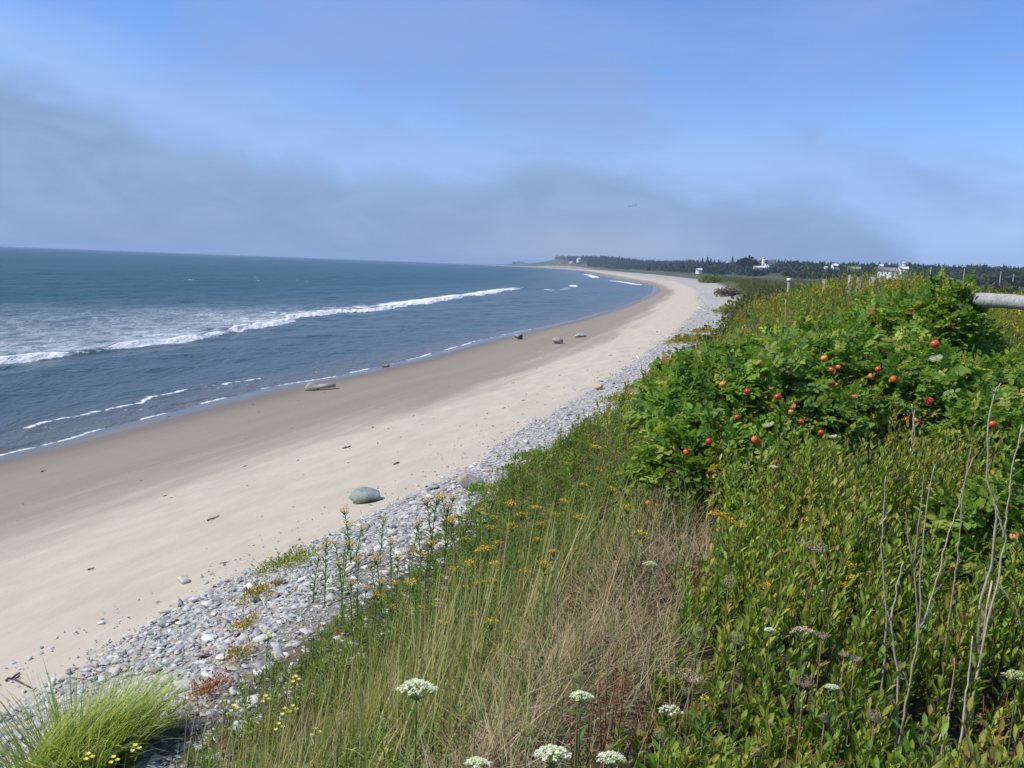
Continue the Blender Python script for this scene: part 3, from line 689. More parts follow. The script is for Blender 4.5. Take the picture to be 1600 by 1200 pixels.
def house(px, py, D, L, Wd, h, rise, label, name='house', cat='house', rz=0.0, roofc=ROOF, wallc=WHITE, wins=3, chimney=False, door=True):
    b = at_depth(px, py, D); x, y = b[0], b[1]; z = b[2]
    root = thing(name, label, cat, (x, y, z), -math.atan2(x, y)+rz)
    w, r = gable(L, Wd, h, rise)
    g = G(); g.add(*w, wallc); g.build('wall', M['wall'], root)
    g = G(); g.add(*r, roofc); rf = g.build('roof', M['roof'], root)
    if chimney:
        g = G(); g.add(*box((L*0.25, 0, h+rise+0.5), (0.7, 0.7, 1.6)), (0.25, 0.12, 0.09)); g.build('chimney', M['wall'], rf)
    for k in range(wins):
        g = G(); g.add(*box((L*((k+0.5)/wins-0.5)*0.86, -Wd/2-0.03, h*0.55), (min(1.0, L/wins*0.4), 0.12, h*0.36)), (0.05, 0.06, 0.08)); g.build('window', M['roof'], root)
    if door:
        g = G(); g.add(*box((L*0.03, -Wd/2-0.04, h*0.32), (min(1.1, L*.2), 0.14, h*0.64)), (0.16, 0.13, 0.11)); g.build('door', M['wall'], root)
    return root
ch = house(1202, 416.5, 900, 9.5, 6.5, 3.4, 2.9, 'small white church with a square tower and dark roof among the far trees', 'church', 'church', 0.15, wins=4, door=False)
g = G(); g.add(*box((-6.3, -0.6, 2.5), (3.2, 3.2, 11.0)), WHITE); tw = g.build('tower', M['wall'], ch)
V = np.array([[-8.1, -2.4, 8.0], [-4.5, -2.4, 8.0], [-4.5, 1.2, 8.0], [-8.1, 1.2, 8.0], [-6.3, -0.6, 9.8]]); g = G(); g.add(V, [np.array([[0, 1, 4], [1, 2, 4], [2, 3, 4], [3, 0, 4]]), np.array([[3, 2, 1, 0]])], (0.72, 0.72, 0.72)); g.build('spire', M['roof'], tw)
g = G(); g.add(*box((-6.3, -2.25, 5.6), (0.9, 0.12, 1.5)), (0.06, 0.06, 0.07)); g.build('window', M['roof'], tw)
house(1186, 419.5, 855, 11, 5, 1.0, 1.2, 'low white roofed building just left of the church', 'outbuilding', 'building', 0.1, (0.66, 0.66, 0.66), wins=2)
house(1394, 430.5, 640, 20, 9, 3.0, 2.6, 'long white barn with a grey roof beyond the scrub', 'barn', 'barn', 0.0, (0.20, 0.20, 0.21), wins=5)
hs = house(1410.5, 429, 636, 6.0, 6, 4.2, 1.9, 'white house with a raised lantern at the right end of the barn', 'house', 'house', 0.2, (0.6, 0.6, 0.62), wins=2)
g = G(); g.add(*box((0.3, 0, 7.0), (2.4, 2.4, 2.6)), WHITE); cu = g.build('cupola', M['wall'], hs)
V = np.array([[-1.2, -1.5, 8.3], [1.8, -1.5, 8.3], [1.8, 1.5, 8.3], [-1.2, 1.5, 8.3], [0.3, 0, 9.4]]); g = G(); g.add(V, [np.array([[0, 1, 4], [1, 2, 4], [2, 3, 4], [3, 0, 4]]), np.array([[3, 2, 1, 0]])], (0.6, 0.6, 0.6)); g.build('cupola_roof', M['roof'], cu)
house(1376, 420.5, 700, 3.2, 3, 2.4, 1.4, 'tiny white house above the left end of the barn', 'house', 'house', 0.1, (0.55, 0.55, 0.56), wins=1)
house(904, 408.5, 2540, 10, 8, 7, 4, 'white house high on the wooded headland', 'house', 'house', 0.2, (0.5, 0.5, 0.5), wins=2)
house(892, 410.5, 2500, 6, 6, 1.6, 2.0, 'tiny white cabin just left of the headland house', 'cabin', 'cabin', 0.2, (0.6, 0.6, 0.6), wins=1)
house(1092, 424, 1000, 6.8, 4, 2.0, 1.2, 'small long white cabin in front of the tree line, nearest to the beach', 'cabin', 'cabin', 0.1, (0.7, 0.7, 0.7), wins=2)
house(1135, 413, 1240, 4, 4, 2.5, 1.5, 'tiny white house high in the woods between beach and church', 'house', 'house', 0.1, (0.6, 0.6, 0.6), wins=1)
house(1304, 417, 765, 4.6, 5, 1.2, 1.4, 'pale roofed house half hidden in trees left of the dark rise', 'house', 'house', 0.3, (0.72, 0.72, 0.74), wins=1)
house(1290, 420.5, 740, 1.8, 2, 1.5, 0.8, 'tiny white shed in the dark trees right of the church', 'shed', 'shed', 0.3, (0.7, 0.7, 0.7), wins=1)
house(1334, 424, 725, 10, 6, 2.2, 1.6, 'long grey weathered shed below the dark rise of spruces', 'shed', 'shed', 0.1, (0.22, 0.23, 0.22), (0.23, 0.24, 0.22), wins=2)

# utility poles on the right
for px, top, base, D, lab in ((1564, 424, 440, 330, 'pale utility pole in the far field, second from the right edge'), (1584, 428, 441, 340, 'grey utility pole in the far field nearest the right edge'), (1507, 420, 436, 360, 'utility pole right of the tall rose shoot'), (1455, 417, 434, 370, 'thin utility pole between the barn and the tall rose shoot')):
    a = at_depth(px, top, D); z0 = float(ground(a[0], a[1])); H = a[2]-z0
    root = thing('utility_pole', lab, 'utility pole', (a[0], a[1], z0))
    V, F = tube([(0, 0, -0.5), (0, 0, H*0.5), (0, 0, H)], [0.2, 0.17, 0.13], 8); g = G(); g.add(V, F, (0.40, 0.38, 0.34)); g.build('post', M['wood'], root)
    g = G(); g.add(*box((0, 0, H-0.7), (2.2, 0.12, 0.14), 0.5), (0.33, 0.31, 0.28)); g.build('crossarm', M['wood'], root)

# birds over the bay
for px, py, roll, lab in ((983, 322.5, 0.3, 'tiny dark seabird flying over the bay, lowest and most seaward'), (988, 322, -0.2, 'tiny dark seabird flying between two others over the bay'), (993, 320.5, 0.1, 'tiny dark seabird flying over the bay, highest and most landward')):
    p = at_depth(px, py, 160); g = G()
    V, F = ico(2); B = V*np.array([0.22, 0.06, 0.055]); g.add(B, [F], (0.12, 0.12, 0.13))
    for s in (-1, 1):
        Wg = np.array([[0.09, s*0.03, 0.03], [-0.08, s*0.03, 0.03], [-0.06, s*0.26, 0.13], [0.08, s*0.26, 0.14], [-0.10, s*0.52, 0.06], [-0.02, s*0.54, 0.06], [0.09, s*0.03, 0.0], [-0.08, s*0.03, 0.0], [-0.06, s*0.26, 0.11], [0.08, s*0.26, 0.12]])
        g.add(Wg, [np.array([[0, 1, 2, 3], [3, 2, 4, 5], [7, 6, 9, 8], [8, 9, 5, 4], [6, 0, 3, 9], [1, 7, 8, 2]])], (0.10, 0.10, 0.11))
    g.add(np.array([[-0.2, -0.03, 0], [-0.2, 0.03, 0], [-0.34, 0.05, 0.01], [-0.34, -0.05, 0.01], [-0.2, 0, 0.03]]), [np.array([[0, 1, 2, 3]]), np.array([[4, 0, 3], [4, 2, 1]])], (0.12, 0.12, 0.13))
    o = g.build('seabird', M['stem']); o.location = p; o.scale = (0.7,)*3; o.rotation_euler = (roll, 0, 0.6); tag(o, lab, 'bird')

# ------------------------------------------------------------------ fences
root_p = at_depth(1497, 482, 8.3); zg = float(ground(root_p[0], root_p[1]))
fence = thing('log_fence', 'weathered grey log rail fence rising out of the rose bushes', 'fence', (root_p[0], root_p[1], zg))
A = at_depth(1500, 470, 8.3); B = at_depth(1700, 473, 6.3)
base = np.array([root_p[0], root_p[1], zg])
t = np.linspace(0, 1, 24)[:, None]; P = A*(1-t)+B*t+np.concatenate([0*t, 0.012*np.sin(t*9), 0.014*np.sin(t*5+1)+0.003*np.sin(t*17)], 1)
V, F = tube(P-base, 0.062+0.003*np.sin(np.linspace(0, 7, 24))+0.0015*np.sin(np.linspace(0, 29, 24)), 16); g = G(); g.add(V, F, (0.36, 0.345, 0.32)); g.build('rail', M['wood'], fence, smooth=True)
top = at_depth(1503, 452, 8.25)-base
pp = np.array([[0.0, 0.0, -0.3], [0.01, 0, top[2]*0.5], [top[0]*0.7, 0, top[2]*0.85], [top[0], 0, top[2]]])
V, F = tube(pp, [0.07, 0.062, 0.055, 0.03], 9); V += rng.normal(0, 0.004, V.shape); g = G(); g.add(V, F, (0.27, 0.25, 0.23)); g.build('post', M['wood'], fence)
q = at_depth(1640, 480, 6.9); V, F = tube(np.array([[q[0], q[1], float(ground(q[0], q[1]))-0.3], [q[0], q[1], q[2]+0.12]])-base, [0.075, 0.065], 9); g = G(); g.add(V, F, (0.27, 0.25, 0.23)); g.build('post', M['wood'], fence)
def post(px, top, wpx, D, label, col=(0.25, 0.235, 0.20), cap=None, lean=0.0):
    a = at_depth(px, top, D); z0 = float(ground(a[0], a[1])); H = a[2]-z0; w = wpx/FPX*D
    root = thing('fence_post', label, 'post', (a[0], a[1], z0), 0.3)
    V, F = box((0, 0, H/2-0.1), (w, w, H+0.2)); V[4:, 0] += lean; V[4:6, 2] -= w*0.25; g = G(); g.add(V, F, col); g.build('post_shaft', M['wood'], root)
    if cap:
        g = G(); g.add(*box((0, 0, H+w*0.5), (w*1.5, w*1.5, w*1.3)), cap); g.build('post_cap', M['wall'], root)
post(1330, 430, 5.5, 21, 'tallest weathered grey fence post on the scrub crest', (0.27, 0.255, 0.21))
post(1340, 433, 8, 21.6, 'short wide grey fence board just right of the tallest post', (0.19, 0.18, 0.16), lean=0.1)
post(1290, 436, 6, 24, 'low pale fence post on the crest left of the tallest post', (0.30, 0.29, 0.24))
post(1366, 432.5, 9, 22, 'low wide grey fence post on the crest below the barn', (0.26, 0.25, 0.22))
post(1376, 431, 7, 22.5, 'grey fence post on the crest, farthest right of the row', (0.27, 0.26, 0.23))
post(1233, 439, 3.4, 31, 'thin grey post with a white cap at the seaward end of the crest', (0.24, 0.24, 0.23), (0.78, 0.78, 0.76))
# ------------------------------------------------------------------ vegetation
UP = np.array([0, 0, 1.0])
def xl(y): return np.interp(y, [2.0, 2.4, 3.1, 3.9, 4.8, 5.6, 6.2], [-.60, -.42, -.26, -.06, .36, .72, 1.2])       # left edge of the dry thatch
def xr(y): return np.interp(y, [2.0, 2.4, 3.2, 4.0, 4.8, 5.4, 6.2], [.25, .38, .62, .92, 1.12, 1.15, 1.2])     # right edge of the thatch
ROSES = [   # photo x, distance, radius, height
    (1170, 6.5, 0.85, 1.02), (1122, 7.2, 0.66, 0.90), (1270, 7.0, 0.98, 1.16), (1395, 7.1, 0.95, 1.08), (1108, 5.8, 0.52, 0.66), (1212, 5.75, 0.60, 0.62),
    (1448, 8.9, 0.62, 1.32), (1585, 6.0, 0.58, 0.76), (1600, 7.2, 0.9, 0.86), (1335, 9.0, 1.1, 1.12), (1418, 10.2, 1.0, 1.18), (1590, 4.4, 0.4, 0.55), (1474, 8.1, 0.30, 1.50), (1525, 7.5, 0.62, 0.84)]
def rose_xy(px, D): q = at_depth(px, 600, D); return q[0], q[1]
RXY = [(*rose_xy(a, b), c, d) for a, b, c, d in ROSES]
def in_rose(x, y, k=0.85):
    m = np.zeros(np.shape(x), bool)
    for a, b, c, d in RXY: m |= (x-a)**2+(y-b)**2 < (c*k)**2
    return m
def scatter(n, xr_, yr_, dens=None):
    x = rnd(*xr_, n); y = rnd(*yr_, n)
    if dens is not None:
        k = rng.random(n) < dens(x, y); x, y = x[k], y[k]
    return x, y, ground(x, y)
def visible(x, y, z, pad=220):
    u, v = project(np.stack([x, y, z], 1)); return (u > -pad) & (u < 1600+pad) & (v < 1200+pad*2) & (y > 0.8)
g3 = lambda x, y, z: np.stack([x, y, z], 1)
WIND = 0.25                                            # blades bend towards +x

# tall grass on the slope
def d_tall(x, y):
    s = shore_s(x, y); d = sstep(3.02, 3.25, s)*sstep(0.25, -0.15, x-xl(y))*sstep(9.5, 6.0, y)
    clump = sstep(0.44, 0.60, fbm(x*2.6, y*2.6, 70)); core = sstep(-1.9, -1.2, x-xl(y))*sstep(5.9, 5.0, y)*sstep(2.7, 3.2, y); return d*(0.10+0.9*clump)*(0.28+0.72*core)*np.where(y > 6.0, 0.45, 1)
GC = [(0.16, 0.235, 0.055), (0.21, 0.275, 0.075), (0.11, 0.18, 0.045), (0.28, 0.29, 0.11), (0.36, 0.29, 0.14)]
GT = [(0.26, 0.29, 0.11), (0.38, 0.34, 0.16), (0.20, 0.26, 0.08), (0.44, 0.37, 0.21)]
g = G()
x, y, z = scatter(23000, (-3.4, 1.3), (2.0, 9.5), d_tall); n = len(x)
g.add(*blades(g3(x, y, z-0.02), rng.normal(0.50, 0.17, n).clip(0.16, 0.9)*np.interp(y, [2, 3, 4, 5, 6, 9], [0.7, 0.85, 1, 0.85, 0.5, 0.42])*np.interp(shore_s(x, y), [3, 3.3, 3.7], [0.5, 0.75, 1]), rnd(0.006, 0.015, n)*np.interp(y, [2, 4, 9], [0.8, 1.0, 1.15]), rng.normal(WIND, 1.5, n), np.abs(rng.normal(0.16, 0.30, n)), rnd(0.05, 1.45, n)**1.4, pick(GC, n, [.27, .25, .2, .16, .12]), pick(GT, n)))
# long straight flowering stalks that stand clear of the rest
x, y, z = scatter(1500, (-2.2, 0.9), (2.8, 5.4), d_tall); n = len(x)
g.add(*blades(g3(x, y, z), rnd(0.7, 1.05, n), rnd(0.006, 0.010, n), rng.normal(0.3, 1.2, n), np.abs(rng.normal(0.1, 0.22, n)), rnd(-0.05, 0.3, n), pick(GC[3:], n), pick(GT[1:], n)))
tag(g.build('tall_grass', M['grass']), kind='stuff')

# dry thatch: flattened straw, in the hollow and under the tall grass
DC = [(0.31, 0.22, 0.125), (0.40, 0.30, 0.18), (0.21, 0.155, 0.095), (0.26, 0.215, 0.13), (0.44, 0.37, 0.26)]
g = G()
def d_dry(x, y):
    wob = 0.35*(fbm(x*2, y*2, 77)-0.5)*2; inn = sstep(-0.6, 0.1, x-xl(y)+wob)*sstep(0.3, -0.05, x-xr(y)+wob*.6)*sstep(6.2, 5.2, y)
    s = shore_s(x, y); und = 0.22*sstep(3.0, 3.3, s)*sstep(9, 6, y)*(x < xr(y)); return np.maximum(inn, und)*(0.3+0.7*sstep(0.36, 0.6, fbm(x*2.6, y*2.6, 73)))
x, y, z = scatter(62000, (-3.2, 1.6), (1.7, 8.5), d_dry); n = len(x)
hd = rng.normal(0.4, 1.6, n)+2.5*(fbm(x*1.5, y*1.5, 75)-0.5)*2
g.add(*blades(g3(x, y, z+np.abs(rng.normal(0, 0.035, n))), rnd(0.09, 0.34, n), rnd(0.002, 0.0048, n), hd, rng.normal(1.25, 0.3, n), rnd(-0.2, 0.55, n), pick(DC, n), pick(DC, n)))
x, y, z = scatter(9000, (-2.5, 1.5), (1.8, 6.5), d_dry); n = len(x)
g.add(*blades(g3(x, y, z), rnd(0.15, 0.42, n), rnd(0.002, 0.004, n), rng.normal(0.2, 1.5, n), np.abs(rng.normal(0.3, 0.3, n)), rnd(0, 0.8, n), pick(DC, n), pick(DC, n)))
tag(g.build('dry_grass', M['dry']), kind='stuff')

# stems dressed with small leaves
def leafy_stems(g, x, y, z, H, nl, L, W, cols, p=None, upang=(0.5, 1.0), lean=0.15, h0=0.15, var=0.2, tipcol=None, rise=0.0, fold=0.25, leancommon=(0.12, 0.0), wide=(0.38, 0.72)):
    n = len(x)
    H = np.broadcast_to(np.asarray(H, float), (n,)); ln = rng.normal(0, lean, (n, 2))+np.array(leancommon)
    t = np.linspace(h0, 1.0, nl)[None]*np.ones((n, 1)); t = (t+rnd(-.5, .5, (n, nl))/nl).clip(0.05, 1.02)
    P = np.stack([x[:, None]+ln[:, :1]*H[:, None]*t**1.4, y[:, None]+ln[:, 1:]*H[:, None]*t**1.4, z[:, None]+H[:, None]*t], 2)
    a = (np.arange(nl)*2.4)[None]+rnd(0, 6.28, (n, 1))+rnd(-.4, .4, (n, nl)); e = rnd(upang[0], upang[1], (n, nl))+rise*t
    D = np.stack([np.cos(a)*np.cos(e)+ln[:, :1], np.sin(a)*np.cos(e)+ln[:, 1:], np.sin(e)], 2)
    Nn = UP*0.55+np.stack([-np.cos(a), -np.sin(a), 0*a], 2)*0.85+rng.normal(0, 0.25, (n, nl, 3))
    C = pick(cols, n, p, var)[:, None]*np.ones((1, nl, 1))*rnd(0.8, 1.2, (n, nl, 1))
    if tipcol is not None:
        k = (rng.random((n, 1)) < 0.45)*sstep(0.6, 1.0, t); C = C*(1-k[..., None]*0.8)+pick(tipcol, n, None, 0.2)[:, None]*k[..., None]*0.8
    sz = np.interp(t, [0, 0.5, 1], [0.85, 1.05, 0.7])*rnd(0.75, 1.25, (n, nl))
    Ls = np.broadcast_to(np.asarray(L, float), (n,))[:, None]*sz; Ws = np.broadcast_to(np.asarray(W, float), (n,))[:, None]*sz
    g.add(*leaves(P.reshape(-1, 3), D.reshape(-1, 3), Nn.reshape(-1, 3), Ls.ravel(), Ws.ravel(), C.reshape(-1, 3), fold, wide))
    # the stems themselves: three sided slivers
    r = 0.0035
    A = np.stack([x, y, z-0.02], 1); B = np.stack([x+ln[:, 0]*H, y+ln[:, 1]*H, z+H], 1); mid = np.stack([x+ln[:, 0]*H*.38, y+ln[:, 1]*H*.38, z+H*0.5], 1)
    off = np.array([[r, 0, 0], [-r*.5, r*.87, 0], [-r*.5, -r*.87, 0]])
    V = np.stack([A[:, None]+off, mid[:, None]+off*.8, B[:, None]+off*.4], 1)
    i = (np.arange(n)*9)[:, None]; Q = np.concatenate([i+np.array([k, (k+1) % 3, 3+(k+1) % 3, 3+k])+3*lv for lv in (0, 1) for k in range(3)])
    g.add(V.reshape(-1, 3), [Q], np.repeat(pick([(0.09, 0.085, 0.04), (0.12, 0.08, 0.05)], n), 9, 0))

# fine leaved green herbs on the slope, below and among the grass
g = G()
def d_herb(x, y):
    s = shore_s(x, y); d = sstep(3.03+0.27*sstep(7, 9, y), 3.3+0.27*sstep(7, 9, y), s)*sstep(0.15, -0.2, x-xl(y))*sstep(17, 12, y)*(s < 5.5)
    return d*sstep(0.38, 0.54, fbm(x*0.9, y*0.9, 80)+np.interp(y, [3, 4.5, 6], [-0.02, 0.08, 0.25]))
HC = [(0.135, 0.205, 0.042), (0.175, 0.24, 0.05), (0.095, 0.16, 0.036), (0.25, 0.265, 0.07)]
x, y, z = scatter(11500, (-3.4, 4.6), (2.6, 16), d_herb); k = ~in_rose(x, y, 0.7); x, y, z = x[k], y[k], z[k]; n = len(x)
leafy_stems(g, x, y, z, rnd(0.20, 0.46, n)*np.interp(y, [3, 5, 8, 12], [0.85, 0.85, 0.70, 0.8])*np.interp(shore_s(x, y), [3.0, 3.4, 4.2], [0.55, 0.8, 1.0]), 24, 0.062, 0.0105, HC, None, (0.2, 0.9), 0.16)
tag(g.build('green_herbs', M['leaf']), kind='stuff')

# sparse weeds and green blades through the dry hollow
g = G()
x, y, z = scatter(3600, (-1.0, 1.5), (2.2, 6.0), lambda x, y: sstep(-0.5, 0, x-xl(y))*sstep(0.15, -0.05, x-xr(y))*sstep(0.45, 0.62, fbm(x*2.4, y*2.4, 78))); n = len(x)
leafy_stems(g, x, y, z, rnd(0.06, 0.22, n), 12, 0.035, 0.010, [(0.13, 0.17, 0.05), (0.20, 0.19, 0.07), (0.24, 0.17, 0.08), (0.10, 0.15, 0.04)], None, (0.1, 0.9), 0.3)
x, y, z = scatter(4200, (-1.0, 1.4), (2.2, 6.0), lambda x, y: sstep(-0.5, 0, x-xl(y))*sstep(0.15, -0.05, x-xr(y))*sstep(0.40, 0.62, fbm(x*1.8, y*1.8, 79))); n = len(x)
g.add(*blades(g3(x, y, z), rnd(0.15, 0.5, n), rnd(0.003, 0.006, n), rng.normal(0.2, 1.6, n), np.abs(rng.normal(0.3, 0.3, n)), rnd(0, 1.0, n), pick(GC, n), pick(GT, n)))
tag(g.build('low_weeds', M['grass']), kind='stuff')

# bayberry: the thicket of upright oval leaves on the right
g = G()
def d_bay(x, y):
    d = sstep(-0.03, 0.14, x-xr(y)-0.30*(fbm(y*2.2, x*1.5, 84)-0.5)*2)*(y < 10.5)*sstep(10.5, 9, y)
    hole = 0.35+0.65*sstep(0.27, 0.36, fbm(x*1.5, y*1.5, 85)); return d*hole*np.where(y > 6.5, 0.7, 1)
BAY = [(0.225, 0.305, 0.05), (0.155, 0.235, 0.045), (0.31, 0.345, 0.06), (0.39, 0.36, 0.08), (0.31, 0.22, 0.07)]
x, y, z = scatter(23000, (0.2, 8.2), (1.6, 10.5), d_bay); k = ~in_rose(x, y, 0.92) & visible(x, y, z+0.4, 450); x, y, z = x[k], y[k], z[k]
bare = (x > 1.15+0.5*fbm(y*3, x*3, 88)) & (y < 2.85) & (rng.random(len(x)) < 0.72); x, y, z = x[~bare], y[~bare], z[~bare]; n = len(x)
hh = (0.08+0.58*sstep(0.28, 0.72, fbm(x*1.9, y*1.9, 86)))*np.interp(x-xr(y), [0, 0.5], [0.7, 1.0])*rnd(0.75, 1.2, n)
tone = fbm(x*0.8, y*0.8, 87)
for lo, hi, pp in ((0, 0.46, [.46, .34, .17, .02, .01]), (0.46, 0.56, [.44, .20, .28, .06, .02]), (0.56, 1.1, [.30, .16, .34, .14, .06])):
    k = (tone >= lo) & (tone < hi)
    leafy_stems(g, x[k], y[k], z[k], hh[k], 18, 0.058, 0.0190, BAY, pp, (0.55, 1.15), 0.14, 0.22, 0.22, [(0.27, 0.19, 0.06), (0.25, 0.24, 0.06), (0.22, 0.24, 0.055)], 0.15, 0.22, (0.16, 0.05))
x, y, z = scatter(2600, (0.3, 6.0), (2.6, 9), lambda x, y: d_bay(x, y)*np.maximum(sstep(0.55, 0.62, fbm(x*1.2, y*1.2, 89)), sstep(0.45, 0.1, x-xr(y))*sstep(4.2, 4.6, y)*sstep(6, 5.5, y))); k = ~in_rose(x, y, 0.92); x, y, z = x[k], y[k], z[k]; n = len(x)
leafy_stems(g, x, y, z, rnd(0.22, 0.5, n), 30, 0.075, 0.0125, [(0.15, 0.26, 0.05), (0.19, 0.29, 0.06), (0.12, 0.21, 0.045)], None, (0.2, 0.95), 0.16)
tag(g.build('bayberry_thicket', M['leaf']), kind='stuff')

# scrub over the crest, gold tinged, and on along the bank
g = G()
def d_crest(x, y):
    s = shore_s(x, y); return sstep(3.45, 4.1, s)*sstep(8.3, 9.8, y)*np.where(y < 34, 1, 0)*np.interp(y, [9, 18, 34], [1, 0.75, 0.35])
CRC = [(0.17, 0.245, 0.05), (0.23, 0.285, 0.055), (0.31, 0.315, 0.06), (0.12, 0.195, 0.042), (0.25, 0.20, 0.065)]
x, y, z = scatter(17500, (0, 27), (8.3, 34), d_crest); k = ~in_rose(x, y, 0.8) & visible(x, y, z+0.5, 250); x, y, z = x[k], y[k], z[k]; n = len(x)
bz = x/y; rightlow = 1-0.5*sstep(0.44, 0.53, bz)*sstep(8, 11, y); hump = 0.38*sstep(0.26, 0.33, bz)*(1-0.55*sstep(0.385, 0.43, bz))*sstep(0.50, 0.46, bz)*sstep(9, 12, y)*sstep(27, 22, y)
top = 0.36+(0.75*fbm(x*0.55, y*0.55, 90)*rightlow+hump)*sstep(3.6, 5.6, shore_s(x, y)); top *= 0.55+0.45*rightlow
tone = fbm(x*0.35, y*0.35, 91)+np.interp(y, [9, 16, 26], [-0.08, 0.03, -0.02])+0.06*(fbm(x*1.3, y*1.3, 92)-0.5)
for lo, hi, pp in ((-1, 0.44, [.42, .25, .05, .26, .02]), (0.44, 0.54, [.26, .32, .22, .14, .06]), (0.54, 2, [.18, .32, .34, .10, .06])):
    k = (tone >= lo) & (tone < hi); q = np.interp(y[k], [9, 30], [1, 1.7])
    leafy_stems(g, x[k], y[k], z[k], top[k]*rnd(0.75, 1.15, k.sum()), 15, 0.075*q, 0.024*q, CRC, pp, (0.3, 1.1), 0.18, 0.3, 0.25, [(0.24, 0.17, 0.04)], 0.1)
tag(g.build('crest_scrub', M['leaf']), kind='stuff')
# yellow bloom through that scrub, too much to count
g = G()
x, y, z = scatter(5200, (0.5, 24), (9, 32), lambda x, y: d_crest(x, y)*sstep(0.48, 0.62, fbm(x*0.5, y*0.5, 94))*sstep(3.9, 4.6, shore_s(x, y))); k = ~in_rose(x, y, 0.8) & visible(x, y, z+0.6, 60); x, y, z = x[k], y[k], z[k]; n = len(x)
bz = x/y; rightlow = 1-0.5*sstep(0.44, 0.53, bz)*sstep(8, 11, y); hump = 0.38*sstep(0.26, 0.33, bz)*(1-0.55*sstep(0.385, 0.43, bz))*sstep(0.50, 0.46, bz)*sstep(9, 12, y)*sstep(27, 22, y)
h = (0.38+(0.75*fbm(x*0.55, y*0.55, 90)*rightlow+hump)*sstep(3.6, 5.6, shore_s(x, y)))*(0.55+0.45*rightlow)*rnd(0.85, 1.05, n)
m = 9; P = g3(x, y, z+h)[:, None]+rng.normal(0, 1, (n, m, 3))*np.array([0.05, 0.05, 0.018])
g.add(*leaves(P.reshape(-1, 3), rdir(n*m, 0.5), np.tile(UP, (n*m, 1))+rng.normal(0, 0.3, (n*m, 3)), rnd(0.022, 0.05, n*m), rnd(0.012, 0.024, n*m), pick([(0.50, 0.36, 0.02), (0.42, 0.33, 0.04), (0.55, 0.42, 0.05)], n*m)))
tag(g.build('scrub_bloom', M['petal']), kind='stuff')
# low bushes on along the top of the bank to the marsh
g = G()
n = 7000; y = np.exp(rnd(math.log(30), math.log(420), n)); o = rng.random(n)**1.6*np.interp(y, [30, 400], [32, 150]); x = Xb(y)-rnd(0.0, 1.9, n)+o
k = fbm(x/9, y/14, 96) > np.interp(o, [0, 12, 60], [0.36, 0.47, 0.52]); x, y = x[k], y[k]; z = ground(x, y); k = visible(x, y, z+0.5, 40); x, y, z = x[k], y[k], z[k]; n = len(x)
hb = rnd(0.35, 0.8, n)*np.interp(y, [30, 100, 400], [1, 1.15, 1.6]); m = 42
d = rdir(n*m, 0.3).reshape(n, m, 3)*rnd(0.5, 1, (n, m, 1))
P = g3(x, y, z+hb*0.45)[:, None]+d*np.stack([hb*0.95, hb*0.95, hb*0.55], 1)[:, None]
Ls = (hb*0.20)[:, None]*rnd(0.6, 1.3, (n, m)); cc = np.repeat(pick([(0.08, 0.115, 0.034), (0.11, 0.14, 0.04), (0.13, 0.11, 0.06), (0.15, 0.16, 0.05), (0.095, 0.09, 0.05)], n, None, 0.25), m, 0)*rnd(0.75, 1.25, (n*m, 1))
g.add(*leaves(P.reshape(-1, 3), d.reshape(-1, 3)+rdir(n*m)*0.6+UP*0.3, d.reshape(-1, 3)+rdir(n*m)*0.5, Ls.ravel(), Ls.ravel()*0.55, cc))
tag(g.build('bank_bushes', M['leaf']), kind='stuff')

# ------------------------------------------------------------------ rose bushes
RL = [(0.125, 0.215, 0.034), (0.18, 0.27, 0.044), (0.075, 0.15, 0.028), (0.30, 0.34, 0.07)]
def hip_mesh(g, c, r, axis):
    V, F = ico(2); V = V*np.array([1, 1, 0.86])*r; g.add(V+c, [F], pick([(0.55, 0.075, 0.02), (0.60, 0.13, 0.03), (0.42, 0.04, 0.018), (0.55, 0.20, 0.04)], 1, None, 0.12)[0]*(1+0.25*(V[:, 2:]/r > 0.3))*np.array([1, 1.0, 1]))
    n = 5; a = np.arange(n)*2*PI/n+rnd(0, 6); D = np.stack([np.cos(a)*0.7, np.sin(a)*0.7, np.full(n, 0.8)], 1)
    g.add(*leaves(np.repeat((c+np.array([0, 0, r*0.75]))[None], n, 0), D, np.stack([-np.cos(a), -np.sin(a), 0.6+0*a], 1), r*1.3, r*0.34, np.tile([(0.10, 0.13, 0.035)], (n, 1))))
